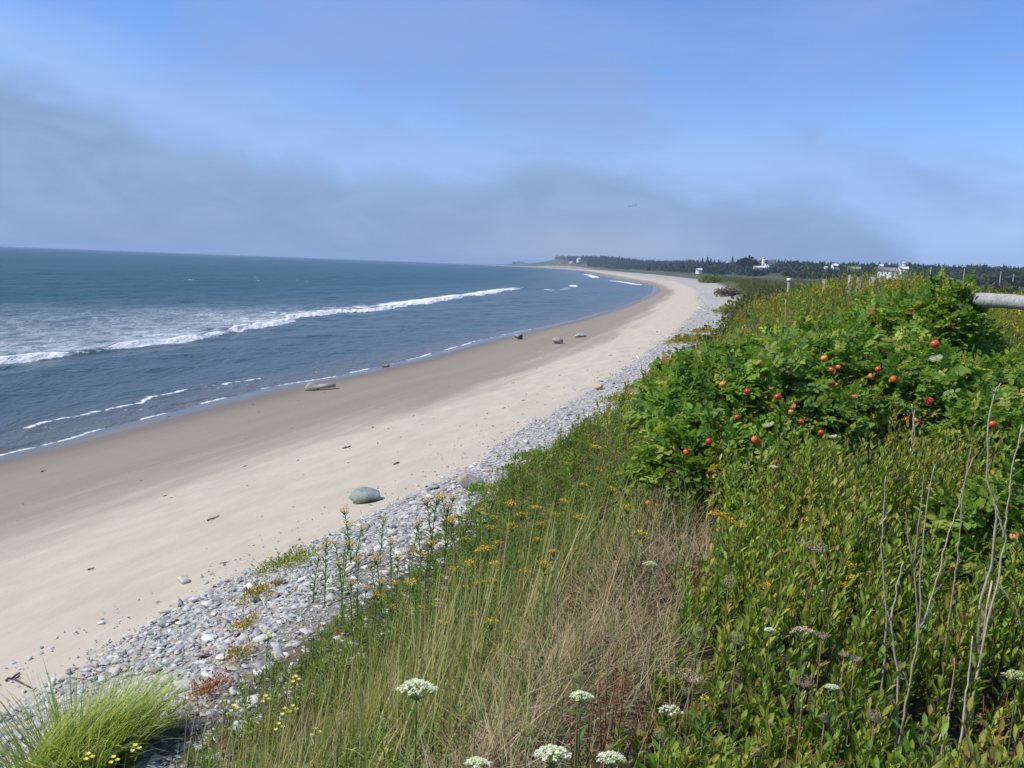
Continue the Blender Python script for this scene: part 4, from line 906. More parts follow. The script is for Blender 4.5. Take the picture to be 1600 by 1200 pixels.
def rose_bush(i, label, nleaf, hips=(), flowers=(), group='rose bushes of the thicket'):
    px, D, R, H = ROSES[i]; cx, cy = rose_xy(px, D); cz = float(ground(cx, cy)); base = np.array([cx, cy, cz])
    root = thing('rose_bush', label, 'rose bush', base, 0, group)
    rr = np.random.default_rng(200+i)
    # canes
    g = G(); nt_ = 26; tips = []
    for k in range(nt_):
        a = rnd(0, 6.28); q = rng.random()**0.5*0.9; tip = np.array([math.cos(a)*R*q, math.sin(a)*R*q, H*(1-0.55*q*q)*rnd(0.75, 0.95)])
        b0 = np.array([tip[0]*0.3, tip[1]*0.3, -0.03]); mid = b0*0.45+tip*0.55+np.array([0, 0, H*0.12])
        V, F = tube(np.stack([b0, (b0+mid)/2, mid, tip]), [0.010, 0.009, 0.007, 0.004], 5); g.add(V, F, (0.13, 0.085, 0.05)); tips.append(tip)
    g.build('canes', M['stem'], root)
    # compound leaves: terminal leaflet and three pairs, set on a lumpy dome
    n = int(nleaf*1.4); d = rdir(n, 0.35); d[:, 2] = np.abs(d[:, 2])*0.98-0.12; d = unit(d)
    lump = 0.84+0.34*(vnoise(d[:, 0]*3.1+i*7+20, d[:, 1]*3.1+d[:, 2]*2.3+20, 100+i)-0.25)
    depth = 1-0.42*rng.random(n)**1.8
    sc = lump*depth
    P = d*sc[:, None]*np.array([R, R, H*0.62])+np.array([0, 0, H*0.40]); P[:, 2] = np.maximum(P[:, 2], 0.03)
    ax = unit(d*np.array([1, 1, 0.5])+rdir(n)*0.75+UP*0.12+np.array([0.12, 0, 0])); Nn = unit(d*0.75+UP*0.75+rdir(n)*0.42); sd_ = unit(np.cross(ax, Nn)); Nn = np.cross(sd_, ax)
    S_ = rnd(0.7, 1.4, n)*(0.046 if D < 8 else 0.052)
    col = pick(RL, n, [.36, .34, .2, .10], 0.18); yel = rng.random(n) < 0.02; col[yel] = pick([(0.36, 0.27, 0.06), (0.30, 0.30, 0.06), (0.30, 0.17, 0.06)], yel.sum())
    g = G(); nd = -0.06
    for t, s in ((1.0, 0), (0.62, 1), (0.62, -1), (0.22, 1), (0.22, -1), (-0.18, 1), (-0.18, -1)):
        ang = 0 if s == 0 else 1.05; dirv = ax*math.cos(ang)+sd_*s*math.sin(ang)+rdir(n)*0.12
        g.add(*leaves(P+ax*(S_*t*1.25)[:, None]-Nn*(S_*0.10*max(t, 0))[:, None], dirv, Nn+rdir(n)*0.22, S_*(1.0 if s == 0 else 0.94)*rnd(.9, 1.1, n), S_*0.60, col*rnd(0.86, 1.14, (n, 1)), 0.13, (0.36, 0.74), 0.10))
    g.build('foliage', M['leaf'], root)
    out = []
    for hx, hy in hips:                                # where the sight line meets the front of the dome
        dd = ray(hx, hy); dd = dd/np.linalg.norm(dd); t = np.linspace(2, 14, 900); Q = CAM+dd*t[:, None]-base-np.array([0, 0, H*0.40])
        e = np.linalg.norm(Q/np.array([R, R, H*0.62]), axis=1); lim = rnd(0.95, 1.06); j = np.argmax(e < lim) if (e < lim).any() else np.argmin(e)
        c = CAM+dd*(t[j]-0.03)-base; k = t[j]/FPX
        g = G(); hip_mesh(g, np.zeros(3), 6.0*k*rnd(0.65, 1.12), None); o = g.build('rose_hip', M['hip'], root, smooth=True); o.location = c; o.rotation_euler = (rnd(0.3, 1.0), rnd(-.5, .5), rnd(0, 6))
    for hx, hy in flowers:
        dd = ray(hx, hy); dd = dd/np.linalg.norm(dd); t = np.linspace(2, 14, 900); Q = CAM+dd*t[:, None]-base-np.array([0, 0, H*0.40])
        e = np.linalg.norm(Q/np.array([R, R, H*0.62]), axis=1); j = np.argmax(e < 1.12) if (e < 1.12).any() else np.argmin(e)
        c = CAM+dd*(t[j]-0.05)-base; k = t[j]/FPX; r = 9.5*k
        g = G(); a = np.arange(5)*2*PI/5; 
        for aa in a:
            Pp = np.zeros((1, 3)); Dd = np.array([[math.cos(aa), math.sin(aa), 0.75]]); g.add(*leaves(Pp, Dd, np.array([[-math.cos(aa), -math.sin(aa), 1.2]]), r*1.15, r*1.25, [(0.82, 0.81, 0.80)], -0.12, (0.4, 0.85)))
        V, F = ico(1); g.add(V*r*0.2+np.array([0, 0, r*0.25]), [F], (0.6, 0.45, 0.08))
        o = g.build('white_flower', M['petal'], root); o.location = c; o.rotation_euler = (0.45, -0.2, rnd(0, 6))
    return root
rose_bush(0, 'broad dense rose bush overhanging the shingle, in the middle of the thicket front', 1500, [(1236, 644), (1152, 652), (1107, 660), (1168, 612), (1130, 600), (1215, 620)], [(1201, 667)])
rose_bush(1, 'rose bush reaching farthest seaward over the shingle, with one orange hip', 1000, [(1046, 604), (1058, 590)])
rose_bush(2, 'tall rose bush in the middle of the thicket with the most red hips', 1650, [(1288, 560), (1256, 563), (1299, 597), (1306, 602), (1245, 603), (1299, 578), (1336, 620), (1282, 615), (1330, 652), (1256, 633), (1361, 588), (1310, 574), (1372, 577), (1226, 590)])
rose_bush(3, 'rose bush right of the tallest one with a white flower and red hips', 1500, [(1396, 593), (1374, 672), (1412, 680), (1416, 655), (1436, 661), (1372, 611), (1452, 627), (1461, 538), (1433, 655)], [(1463, 564)])
rose_bush(4, 'low rose bush at the lower left corner of the thicket above the dry grass', 800, [(1073, 706), (1014, 786), (1027, 790), (1108, 690)])
rose_bush(5, 'low rose bush above the tall yellow goldenrod, fewer hips', 800, [(1179, 687), (1183, 690), (1212, 722), (1283, 676), (1108, 744), (1252, 660)])
rose_bush(6, 'rose bush crowding round the left end of the log rail', 900)
rose_bush(7, 'rose bush at the right edge of the photo with one bright orange hip', 700, [(1551, 663)])
rose_bush(8, 'rose bush under the log rail at the right edge of the photo', 900)
rose_bush(9, 'rose bush behind the tallest one, without hips', 1200)
rose_bush(10, 'rose bush on the crest left of the fence post, yellowing in places', 1100)
rose_bush(12, 'slender rose shoot standing above the horizon, its tip the highest of all', 420)
rose_bush(13, 'dark leafy rose bush just below the left end of the log rail, without hips', 800)
rose_bush(11, 'small rose bush low at the right edge with one orange hip behind bare stems', 420, [(1585, 838)])
# ------------------------------------------------------------------ single plants
# big windblown grass tuft on the shingle
p = hit(120, 1215); g = G(); n = 1900
a = rnd(0, 6.28, n); q = rng.random(n)**0.6
x = 0.46*q*np.cos(a); y = 0.32*q*np.sin(a); z = ground(p[0]+x, p[1]+y)-p[2]-0.02
g.add(*blades(g3(x, y, z), rng.normal(0.72, 0.16, n).clip(.25, 1.0), rnd(0.008, 0.017, n), np.where(rng.random(n) < 0.7, rng.normal(0.25, 0.5, n), a), 0.12+0.28*q*rng.random(n), rnd(0.5, 1.35, n), pick([(0.17, 0.27, 0.055), (0.22, 0.32, 0.07), (0.14, 0.22, 0.05), (0.30, 0.33, 0.10), (0.40, 0.33, 0.16)], n), pick([(0.32, 0.40, 0.11), (0.42, 0.45, 0.17), (0.26, 0.35, 0.08)], n)))
o = g.build('grass_tuft', M['grass']); o.location = p; tag(o, 'big bright green grass tuft bent by the wind, alone on the shingle', 'grass tuft')
for px, py, w, lab in ((262, 1128, 55, 'small dull green grass tuft beside the dark blue grey stone'),):
    p = hit(px, py+25); g = G(); n = 260; a = rnd(0, 6.28, n); q = rng.random(n)**.6; R = w/FPX*np.linalg.norm(p-CAM)*.4
    g.add(*blades(g3(R*q*np.cos(a), R*q*np.sin(a), 0*a), rnd(.2, .42, n), rnd(.004, .007, n), rng.normal(.3, .9, n), rnd(.1, .5, n), rnd(.3, 1.0, n), pick([(0.14, 0.17, 0.05), (0.2, 0.2, 0.08)], n), pick([(0.24, 0.25, 0.10), (0.32, 0.28, 0.14)], n)))
    o = g.build('grass_tuft', M['grass']); o.location = p; tag(o, lab, 'grass tuft')

def stem_mesh(H, r=0.004, bend=(0.03, 0.0), col=(0.12, 0.16, 0.05), nleaf=0, L=0.06, W=0.01, lc=((0.10, 0.18, 0.04),), up=(0.2, 0.9), t0=0.1, t1=0.92):
    g = G(); t = np.linspace(0, 1, 6); P = np.stack([bend[0]*t**1.5, bend[1]*t**1.5, H*t], 1)
    V, F = tube(P, np.linspace(r, r*0.6, 6), 5); g.add(V, F, col)
    if nleaf:
        tt_ = np.linspace(t0, t1, nleaf); a = np.arange(nleaf)*2.4; e = rnd(*up, nleaf)
        D = np.stack([np.cos(a)*np.cos(e), np.sin(a)*np.cos(e), np.sin(e)], 1)
        g.add(*leaves(np.stack([np.interp(tt_, t, P[:, k]) for k in range(3)], 1), D, np.stack([-np.cos(a)*.6, -np.sin(a)*.6, 0*a+1], 1), L*np.interp(tt_, [0, .5, 1], [1, 1, .6]), W, pick(lc, nleaf)))
    return g, P[-1]

# ---- goldenrod: flat golden heads along the bank edge
YEL = [(0.66, 0.46, 0.03), (0.58, 0.36, 0.03), (0.68, 0.52, 0.05), (0.45, 0.26, 0.04)]
def head_flat(top, R, m=70, cols=YEL, dome=0.35, branches=7):
    g = G(); q = rng.random(m)**0.55; a = rnd(0, 6.28, m)
    cl = rng.integers(0, branches, m); ca = np.arange(branches)*6.28/branches+rnd(0, 6.28); cq = np.where(np.arange(branches) == 0, 0.0, rnd(0.45, 0.95, branches))
    P = top+np.stack([R*(cq[cl]*np.cos(ca[cl])+0.36*q*np.cos(a)), R*(cq[cl]*np.sin(ca[cl])+0.36*q*np.sin(a)), R*(dome*(1-cq[cl]**2)+rng.normal(0, 0.09, m))], 1)
    g.add(*leaves(P, rdir(m, 0.7), np.tile(UP, (m, 1))+rng.normal(0, .4, (m, 3)), R*rnd(0.18, 0.34, m), R*rnd(0.12, 0.2, m), pick(cols, m)))
    for b in range(branches):
        e = top+np.array([R*cq[b]*math.cos(ca[b]), R*cq[b]*math.sin(ca[b]), R*dome*0.6*(1-cq[b]**2)]); V, F = tube([top-np.array([0, 0, R*0.9]), e], [0.0025, 0.0015], 3); g.add(V, F, (0.12, 0.15, 0.05))
    return g
GR_LAB = 'goldenrod with small flat yellow heads growing along the grassy bank edge above the shingle'
protos = []
for k in range(4):
    H = (0.42, 0.5, 0.36, 0.46)[k]; r = thing('goldenrod', GR_LAB, 'goldenrod', (0, 0, -50), 0, 'goldenrod along the bank edge')
    g, top = stem_mesh(H, 0.004, (0.05, 0.02), nleaf=30, L=0.07, W=0.012); g.build('stem', M['leaf'], r)
    head_flat(top, (0.040, 0.046, 0.035, 0.038)[k], 58).build('flower_head', M['petal'], r); protos.append((r, H, top, [False]))
GP = [(538, 797), (545, 815), (566, 818), (600, 805), (655, 806), (683, 768), (690, 776), (700, 786), (708, 770), (667, 785), (652, 822), (610, 842), (672, 842), (707, 815), (728, 845), (640, 858), (622, 868), (588, 874), (580, 882), (597, 902), (620, 905), (645, 915), (660, 860), (590, 923), (573, 912), (545, 842), (523, 848), (510, 842), (765, 818), (798, 793), (770, 800), (750, 797), (815, 795), (838, 790), (870, 795), (846, 812), (905, 812), (932, 688), (885, 722), (935, 735), (975, 745), (865, 860), (840, 835), (705, 895), (685, 935), (560, 870), (498, 862), (530, 880), (655, 940), (690, 965), (725, 908), (780, 840), (800, 822), (880, 775), (912, 760), (955, 770), (980, 800), (1000, 830), (610, 940), (548, 905), (740, 950), (768, 965), (820, 900), (850, 880)]
for i, (px, py) in enumerate(GP):
    r, H, top, used = protos[i % 4]; sc = rnd(0.85, 1.15)*float(np.interp(hit(px, py, 0.4)[1], [3, 6, 10, 16], [0.72, 0.95, 1.35, 1.7]))
    b = hit(px, py, (H+0.02)*sc)
    if b[1] > 26 or float(shore_s(b[0], b[1])) < 2.9: continue
    rz = rnd(0, 6.28); off = np.array([math.cos(rz)*top[0]-math.sin(rz)*top[1], math.sin(rz)*top[0]+math.cos(rz)*top[1], 0])*sc
    b = b-off; b[2] = float(ground(b[0], b[1]))
    if not used[0]: r.location = b; r.rotation_euler = (0, 0, rz); r.scale = (sc,)*3; used[0] = True
    else: dup(r, b, rz, sc)

def plume(pts, m, R, cols=YEL):
    """arching one sided spray packed with tiny golden heads"""
    P = np.asarray(pts, float); t = np.linspace(0, 1, m); k = np.linspace(0, 1, len(P)); C = np.stack([np.interp(t, k, P[:, a]) for a in range(3)], 1)
    C += rng.normal(0, 1, (m, 3))*R*np.array([1, 1, .55])*np.interp(t, [0, .3, 1], [1, 1, .45])[:, None]+np.array([0, 0, R*.5])
    g = G(); g.add(*leaves(C, rdir(m, .8), np.tile(UP, (m, 1))+rng.normal(0, .4, (m, 3)), R*rnd(.5, .95, m), R*rnd(.35, .6, m), pick(cols, m)))
    V, F = tube(P, 0.0025, 4); g.add(V, F, (0.13, 0.16, 0.05)); return g
def big_goldenrod(plumes, h, label):
    """plumes: list of photo polylines from inner to outer end"""
    q0 = plumes[0][0]; b = hit(q0[0], q0[1], h); D = b[1]
    r = thing('goldenrod', label, 'goldenrod', b)
    top = at_depth(q0[0], q0[1], D)-b
    g, _ = stem_mesh(top[2]-0.01, 0.0045, (top[0], top[1]), nleaf=34, L=0.085, W=0.014); g.build('stem', M['leaf'], r)
    for pl in plumes:
        pts = [at_depth(x, y, D-0.03*i)-b for i, (x, y) in enumerate(pl)]
        k = D/FPX; n = int(40+1.5*sum(math.dist(pl[i], pl[i+1]) for i in range(len(pl)-1))*2)
        plume(pts, n, 4.0*k).build('flower_plume', M['petal'], r)
big_goldenrod([[(1132, 808), (1120, 804), (1108, 805)], [(1130, 808), (1143, 816), (1158, 826)]], 0.5, 'tall goldenrod with two arching bright yellow plumes at the foot of the roses')
big_goldenrod([[(748, 862), (756, 858), (768, 857)]], 0.55, 'goldenrod with a long flat golden plume above the tall grass stalks, topmost of three')
big_goldenrod([[(727, 885), (733, 881), (738, 880)]], 0.5, 'goldenrod with one short thick golden plume left of the longest grass stalks')
big_goldenrod([[(766, 884), (772, 882), (778, 882)], [(750, 912), (762, 910), (776, 909)]], 0.5, 'goldenrod with two thin golden plumes, one below the other, in the tall grass')
big_goldenrod([[(1262, 815), (1266, 813), (1270, 815)], [(1254, 834), (1258, 832), (1262, 833)]], 0.45, 'goldenrod with small yellow tips just above the wide brown seed head')
big_goldenrod([[(1322, 886), (1328, 884), (1336, 886)], [(1326, 904), (1330, 903), (1334, 905)], [(1312, 918), (1318, 916), (1325, 919)]], 0.42, 'goldenrod with three small yellow clusters amid the leafy thicket')
big_goldenrod([[(1192, 918), (1197, 916), (1203, 920)]], 0.42, 'yellow flower cluster beside the yellowing broad leaf at the thatch edge')
big_goldenrod([[(1098, 1095), (1103, 1093), (1108, 1096)]], 0.32, 'single small yellow flower right of the big brown seed head')

# ---- white umbels and their seed heads
def umbel(px, py, w, h, label, flat=0.45, tilt=(-0.28, 0.0), sparse=1.0, col=((0.80, 0.82, 0.76), (0.70, 0.74, 0.62), (0.84, 0.84, 0.80))):
    b = hit(px, py, h); D = math.dist(b, CAM); D = float((at_depth(px, py, b[1])-CAM) @ _f); R = w/2*D/FPX
    r = thing('white_umbel_flower', label, 'flower', b); H = (at_depth(px, py, b[1])-b)[2]
    g, top = stem_mesh(H-R*0.5, 0.0035, (0.0, 0.0), (0.14, 0.19, 0.06), 5, 0.06, 0.012); g.build('stem', M['leaf'], r)
    g = G(); nu = max(8, int(30*sparse)); i = np.arange(nu); q = np.sqrt((i+.5)/nu); a = i*2.39996+rnd(-.2, .2, nu)
    C = np.stack([R*q*np.cos(a), R*q*np.sin(a), R*(0.5+flat*(1-q*q)+rng.normal(0, .03, nu))], 1)
    m = 15; d = rdir(nu*m, 0.5).reshape(nu, m, 3)*np.array([1, 1, .45]); P = C[:, None]+d*R*0.17
    g.add(*leaves(P.reshape(-1, 3), rdir(nu*m, .6)*np.array([1, 1, .5]), np.tile(UP, (nu*m, 1))+rng.normal(0, .35, (nu*m, 3)), R*0.13, R*0.11, pick(col, nu*m, None, 0.06)))
    for c in C:
        V, F = tube([(0, 0, 0), c*np.array([.6, .6, .55]), c], R*0.018, 3, False); g.add(V, F, (0.2, 0.26, 0.10))
    o = g.build('umbel', M['petal'], r); o.location = (0, 0, H-R*0.5); o.rotation_euler = (tilt[0], tilt[1], 0)
U = 'white lace umbel '
umbel(651, 1081, 60, 0.50, U+'largest and highest of those over the dry grass, by the tall stalks')
umbel(908, 1091, 36, 0.42, U+'domed and compact, just above the dark red sorrel')
umbel(862, 1184, 58, 0.42, U+'wide and flat at the bottom edge, largest of that row')
umbel(954, 1189, 44, 0.38, U+'ragged at the bottom edge just right of the largest there')
umbel(746, 1196, 40, 0.40, U+'cut by the bottom edge, leftmost of that row')
umbel(1048, 1114, 38, 0.34, U+'loose and open with separate white dots left of the thicket', sparse=0.55)
umbel(1305, 684, 16, 0.75, U+'small, low before the rose bushes between red hips')
umbel(1208, 731, 15, 0.6, U+'small, flat, at the lower edge of the roses')
umbel(1301, 1076, 22, 0.42, U+'small flat one deep in the leafy thicket near the bottom')
umbel(1203, 986, 18, 0.42, U+'small, at the left edge of the leafy thicket')
umbel(1016, 883, 22, 0.25, U+'thin flat one over the brown weeds, farthest back', sparse=0.7, col=((0.68, 0.66, 0.52), (0.75, 0.74, 0.62)))
umbel(1256, 990, 38, 0.48, 'fading lace umbel of pinkish white dots in the leafy thicket', sparse=0.6, col=((0.62, 0.50, 0.40), (0.72, 0.66, 0.56), (0.42, 0.30, 0.22)))
umbel(1590, 1060, 40, 0.42, 'greenish cream lace umbel at the right edge of the photo', col=((0.48, 0.50, 0.24), (0.56, 0.56, 0.30)))
umbel(1287, 926, 14, 0.45, U+'tiny, under the small yellow goldenrod of the thicket')
def seed_head(px, py, w, h, label, tall=1.0, tone='green', fuzzy=False):
    b = hit(px, py, h); D = float((at_depth(px, py, b[1])-CAM) @ _f); R = w/2*D/FPX
    c0, c1 = {'green': ((0.26, 0.30, 0.11), (0.40, 0.38, 0.18)), 'tan': ((0.34, 0.26, 0.16), (0.48, 0.39, 0.26)), 'brown': ((0.22, 0.165, 0.115), (0.34, 0.27, 0.20)), 'grey': ((0.27, 0.23, 0.18), (0.40, 0.36, 0.29))}[tone]
    r = thing('seed_head', label, 'seed head', b); H = (at_depth(px, py, b[1])-b)[2]-R*0.6*tall
    g, top = stem_mesh(H, 0.0032, (0.0, 0.0), (0.17, 0.18, 0.07) if tone == 'green' else (0.22, 0.16, 0.10), 2, 0.05, 0.008); g.build('stem', M['stem'], r)
    g = G(); nr = 34
    for k in range(nr):
        a = k*2.39996; q = 0.25+0.75*math.sqrt((k+.5)/nr); s = R*q
        if fuzzy: prof = [(0, 0), (0.6, 0.25), (0.95, 0.6), (1.0, 0.85)]
        else: prof = [(0, 0), (0.72, 0.28), (1.0, 0.75), (0.86, 1.2), (0.58, 1.42)]
        pts = [(s*x_*math.cos(a)+rng.normal(0, R*.03), s*x_*math.sin(a)+rng.normal(0, R*.03), R*z_*tall*(0.75+.25*q)) for x_, z_ in prof]
        V, F = tube(pts, np.linspace(0.035, 0.018, len(pts))*R, 3, False); C = np.repeat(np.linspace(0, 1, len(pts)), 3)[:, None]; C = np.array(c0)*(1-C)+np.array(c1)*C*rnd(.8, 1.2); g.add(V, F, C)
        e = np.array(pts[-1]); m = 7; g.add(*leaves(e+rng.normal(0, R*.06, (m, 3)), rdir(m, .4), rdir(m), R*.2, R*.045, pick([c1, c0], m)))
    o = g.build('seed_cup', M['dry'], r); o.location = (0, 0, H); o.rotation_euler = (rnd(-.2, .2), rnd(-.2, .2), 0)
T = 'curled seed head '
seed_head(1078, 1058, 46, 0.45, 'largest brown bowl shaped seed head at the left edge of the thicket', 0.62, 'tan', True)
seed_head(742, 1117, 34, 0.42, T+'pale green and ball shaped, in dry grass below the largest white umbel')
seed_head(905, 1060, 22, 0.42, T+'green, right above the compact domed white umbel')
seed_head(952, 997, 30, 0.40, 'flat brown fuzzy seed head over the dry grass above the sorrel', 0.7, 'brown', True)
seed_head(1089, 989, 26, 0.40, T+'green and cupped, over the dry grass left of the thicket')
seed_head(1151, 1000, 26, 0.42, T+'yellow green, touching the left edge of the leafy thicket', 0.9, 'green')
seed_head(1138, 911, 28, 0.38, T+'olive, among broad green leaves at the back of the dry hollow', 0.9, 'green')
seed_head(912, 965, 12, 0.36, T+'small round tan one above the flat brown fuzzy one', 1.0, 'tan')
seed_head(979, 880, 12, 0.28, T+'tiny green one over the brown weeds, farthest back', 1.0, 'green')
seed_head(1268, 853, 46, 0.55, 'wide grey brown seed head on a tall stem above the leafy thicket', 0.45, 'grey', True)
seed_head(1250, 893, 14, 0.45, T+'small, tan, left of the yellow clusters in the thicket', 0.6, 'tan', True)
seed_head(1200, 957, 16, 0.42, T+'small, round and tan at the thicket edge under a yellow flower', 0.9, 'tan')
seed_head(1256, 1065, 32, 0.46, 'dull brown cup shaped seed head left of the small flat white umbel', 0.8, 'brown', True)
seed_head(1284, 993, 20, 0.46, 'small grey brown seed head touching the fading pinkish umbel', 0.6, 'grey', True)
seed_head(1319, 1023, 18, 0.45, 'grey fuzzy seed head, left one of a close pair', 0.7, 'grey', True)
seed_head(1336, 1029, 18, 0.45, 'grey fuzzy seed head, right one of a close pair', 0.7, 'grey', True)
seed_head(1366, 1122, 28, 0.36, T+'brown and netted, low among the forked bare stems', 0.75, 'brown')
seed_head(1288, 1124, 18, 0.32, T+'pale brown one low left of the brown netted one', 0.9, 'grey')
seed_head(1232, 1142, 14, 0.34, T+'small pinkish brown one above the rusty sorrel', 0.9, 'brown')
seed_head(1032, 1148, 24, 0.36, T+'green one under the loose open white umbel', 0.9, 'green')
seed_head(1180, 1174, 18, 0.34, T+'green one near the bottom edge in the thicket', 0.9, 'green')
seed_head(953, 1172, 18, 0.36, T+'pale green one on top of the ragged umbel at the bottom edge', 0.9, 'green')
seed_head(823, 1143, 26, 0.36, T+'green one in the dry grass between the large white umbels', 0.9, 'green')
seed_head(820, 900, 12, 0.3, T+'tiny tan one amid the long grass stalks', 0.9, 'tan')

# ---- pale bare stems on the right
def bare_stem(paths, D, label, r=0.0037, col=(0.40, 0.34, 0.225), lean=0.0, base=True):
    main = paths[0]; P = []
    b = at_depth(*main[0], D); zg = float(ground(b[0], b[1]))
    root = thing('bare_stem', label, 'dry stem', (b[0], b[1], zg), 0)
    for k, pl in enumerate(paths):
        pts = [at_depth(x, y, D+lean*(main[0][1]-y)/400)-np.array([b[0], b[1], zg]) for x, y in pl]
        if k == 0 and pts[0][2] > 0.0: pts = [np.array([pts[0][0]-0.01, pts[0][1], -0.03])]+pts
        pts = np.array(pts); n = 4*len(pts); t = np.linspace(0, 1, n); kk = np.linspace(0, 1, len(pts)); Q = np.stack([np.interp(t, kk, pts[:, a]) for a in range(3)], 1)
        Q += rng.normal(0, 0.0016, Q.shape); rr_ = r*(1 if k == 0 else 0.75)*np.linspace(1.1, 0.4, n)*(1+0.25*(np.arange(n) % 5 == 0))
        V, F = tube(Q, rr_, 6); g = G(); g.add(V, F, np.array(col)*rnd(.85, 1.15)); g.build('stalk' if k == 0 else 'side_branch', M['stem'], root)
B_ = 'pale bare stem '
bare_stem([[(1399, 1200), (1409, 1130), (1421, 1074), (1437, 983), (1437, 893), (1447, 800), (1460, 727)], [(1437, 983), (1452, 945), (1467, 897), (1478, 850), (1493, 805), (1503, 770), (1519, 715)], [(1421, 1074), (1411, 1050)], [(1437, 983), (1458, 947)]], 2.65, B_+'whitest of the thicket, forking into a long right hand branch')
bare_stem([[(1373, 1120), (1382, 1033), (1385, 967), (1380, 890), (1377, 850), (1381, 790), (1384, 745)], [(1377, 820), (1390, 798)]], 2.8, B_+'leftmost of the tall ones, kinked in the middle', col=(0.40, 0.36, 0.28))
bare_stem([[(1401, 1190), (1403, 1060), (1392, 973), (1400, 923), (1411, 878)], [(1392, 973), (1387, 955)]], 2.75, B_+'slender one with a Y fork between the two leftmost tall ones', 0.0045, (0.42, 0.36, 0.29))
bare_stem([[(1495, 1200), (1506, 1120), (1512, 1067), (1520, 993)]], 2.65, B_+'short straight one near the bottom, unbranched', 0.0045, (0.46, 0.40, 0.32))
bare_stem([[(1517, 1113), (1528, 1053), (1530, 947), (1550, 877), (1558, 800), (1542, 747), (1543, 660), (1553, 613), (1563, 600)], [(1553, 613), (1548, 604)]], 2.9, B_+'tallest one, wavy, passing in front of the orange rose hip', 0.0048, (0.36, 0.31, 0.22))
bare_stem([[(1526, 1060), (1543, 973), (1558, 917), (1570, 843), (1573, 800), (1580, 737), (1597, 663)], [(1570, 843), (1560, 800), (1553, 780)]], 2.85, B_+'tall one leaning right to the edge of the photo', 0.0042, (0.42, 0.36, 0.25))
bare_stem([[(1477, 1007), (1488, 930), (1495, 890), (1500, 830), (1506, 770), (1516, 700)]], 3.1, B_+'thin, reddish brown, straight, right of the whitest', 0.004, (0.34, 0.25, 0.19))
bare_stem([[(1433, 990), (1433, 930), (1427, 883), (1433, 840), (1440, 780), (1443, 740)], [(1427, 883), (1419, 840), (1415, 800)]], 3.0, B_+'grey, thin and forked, behind the whitest one', 0.0036, (0.31, 0.27, 0.20))
bare_stem([[(1470, 1198), (1478, 1130), (1484, 1100), (1493, 1030)], [(1484, 1100), (1492, 1075)]], 2.6, B_+'dull brown, short, near the bottom with a side twig', 0.0045, (0.33, 0.26, 0.19))
bare_stem([[(1457, 1195), (1470, 1150), (1484, 1120)]], 2.55, B_+'short slanting straw coloured one at the bottom edge', 0.0035, (0.52, 0.44, 0.29))
bare_stem([[(1548, 905), (1570, 925), (1590, 955), (1595, 980)]], 2.9, B_+'bent over and drooping towards the right edge', 0.0032, (0.50, 0.43, 0.30))
bare_stem([[(871, 1006), (870, 950), (869, 890), (867, 828)]], 3.7, 'thin grey upright dead stalk standing in the long grass', 0.004, (0.24, 0.24, 0.22))
bare_stem([[(874, 1175), (877, 1120), (881, 1080)]], 2.75, 'dark dead stalk beside the compact domed white umbel', 0.004, (0.20, 0.17, 0.16))
bare_stem([[(1227, 545), (1227, 510), (1228, 468)]], 12.5, 'tall straw coloured stalk standing out of the scrub at the bank edge', 0.014, (0.42, 0.36, 0.17))
bare_stem([[(1424, 700), (1427, 660), (1425, 632)]], 5.6, 'short pale stalk before the roses among the lower hips', 0.005, (0.50, 0.47, 0.36))
bare_stem([[(1008+420, 690), (1424+5, 640)]], 5.4, 'second pale stalk close before the lower hips, slightly leaning', 0.004, (0.46, 0.42, 0.33))

# ---- reddish sorrel
def sorrel(px, py, h, n, label, cols):
    b = hit(px, py, h); r = thing('sorrel', label, 'sorrel', b)
    for k in range(n):
        g = G(); o = np.array([rng.normal(0, .04), rng.normal(0, .04), 0]); hh = h*rnd(.7, 1.25); tip = o*1.9+np.array([0, 0, hh])
        V, F = tube([o, (o+tip)/2, tip], [.003, .0025, .0015], 4); g.add(V, F, (0.20, 0.09, 0.05))
        m = 26; t = rnd(.3, 1, m)[:, None]; g.add(*leaves(o*(1-t)+tip*t+rng.normal(0, .008, (m, 3)), rdir(m, .3), rdir(m), rnd(.008, .016, m), rnd(.005, .009, m), pick(cols, m, None, .25)))
        g.build('seed_spike', M['dry'], r)
RED = [(0.16, 0.05, 0.03), (0.20, 0.07, 0.04), (0.12, 0.045, 0.03)]; RUST = [(0.30, 0.13, 0.05), (0.26, 0.09, 0.04), (0.36, 0.18, 0.07)]
sorrel(960, 1050, 0.30, 7, 'dark red sorrel spikes in the dry grass, the tallest red clump', RED)
sorrel(915, 1108, 0.26, 5, 'dark red sorrel below the compact domed white umbel', RED)
sorrel(1256, 1148, 0.24, 5, 'rusty sorrel clump left of the brown netted seed head', RUST)
sorrel(1212, 1190, 0.24, 5, 'rusty sorrel clump at the bottom edge under the thicket', RUST)
sorrel(1562, 1112, 0.24, 7, 'wide rust orange sorrel clump at the lower right of the photo', RUST)
sorrel(1244, 925, 0.40, 4, 'dull rusty sorrel left of the yellow clusters in the thicket', RUST)

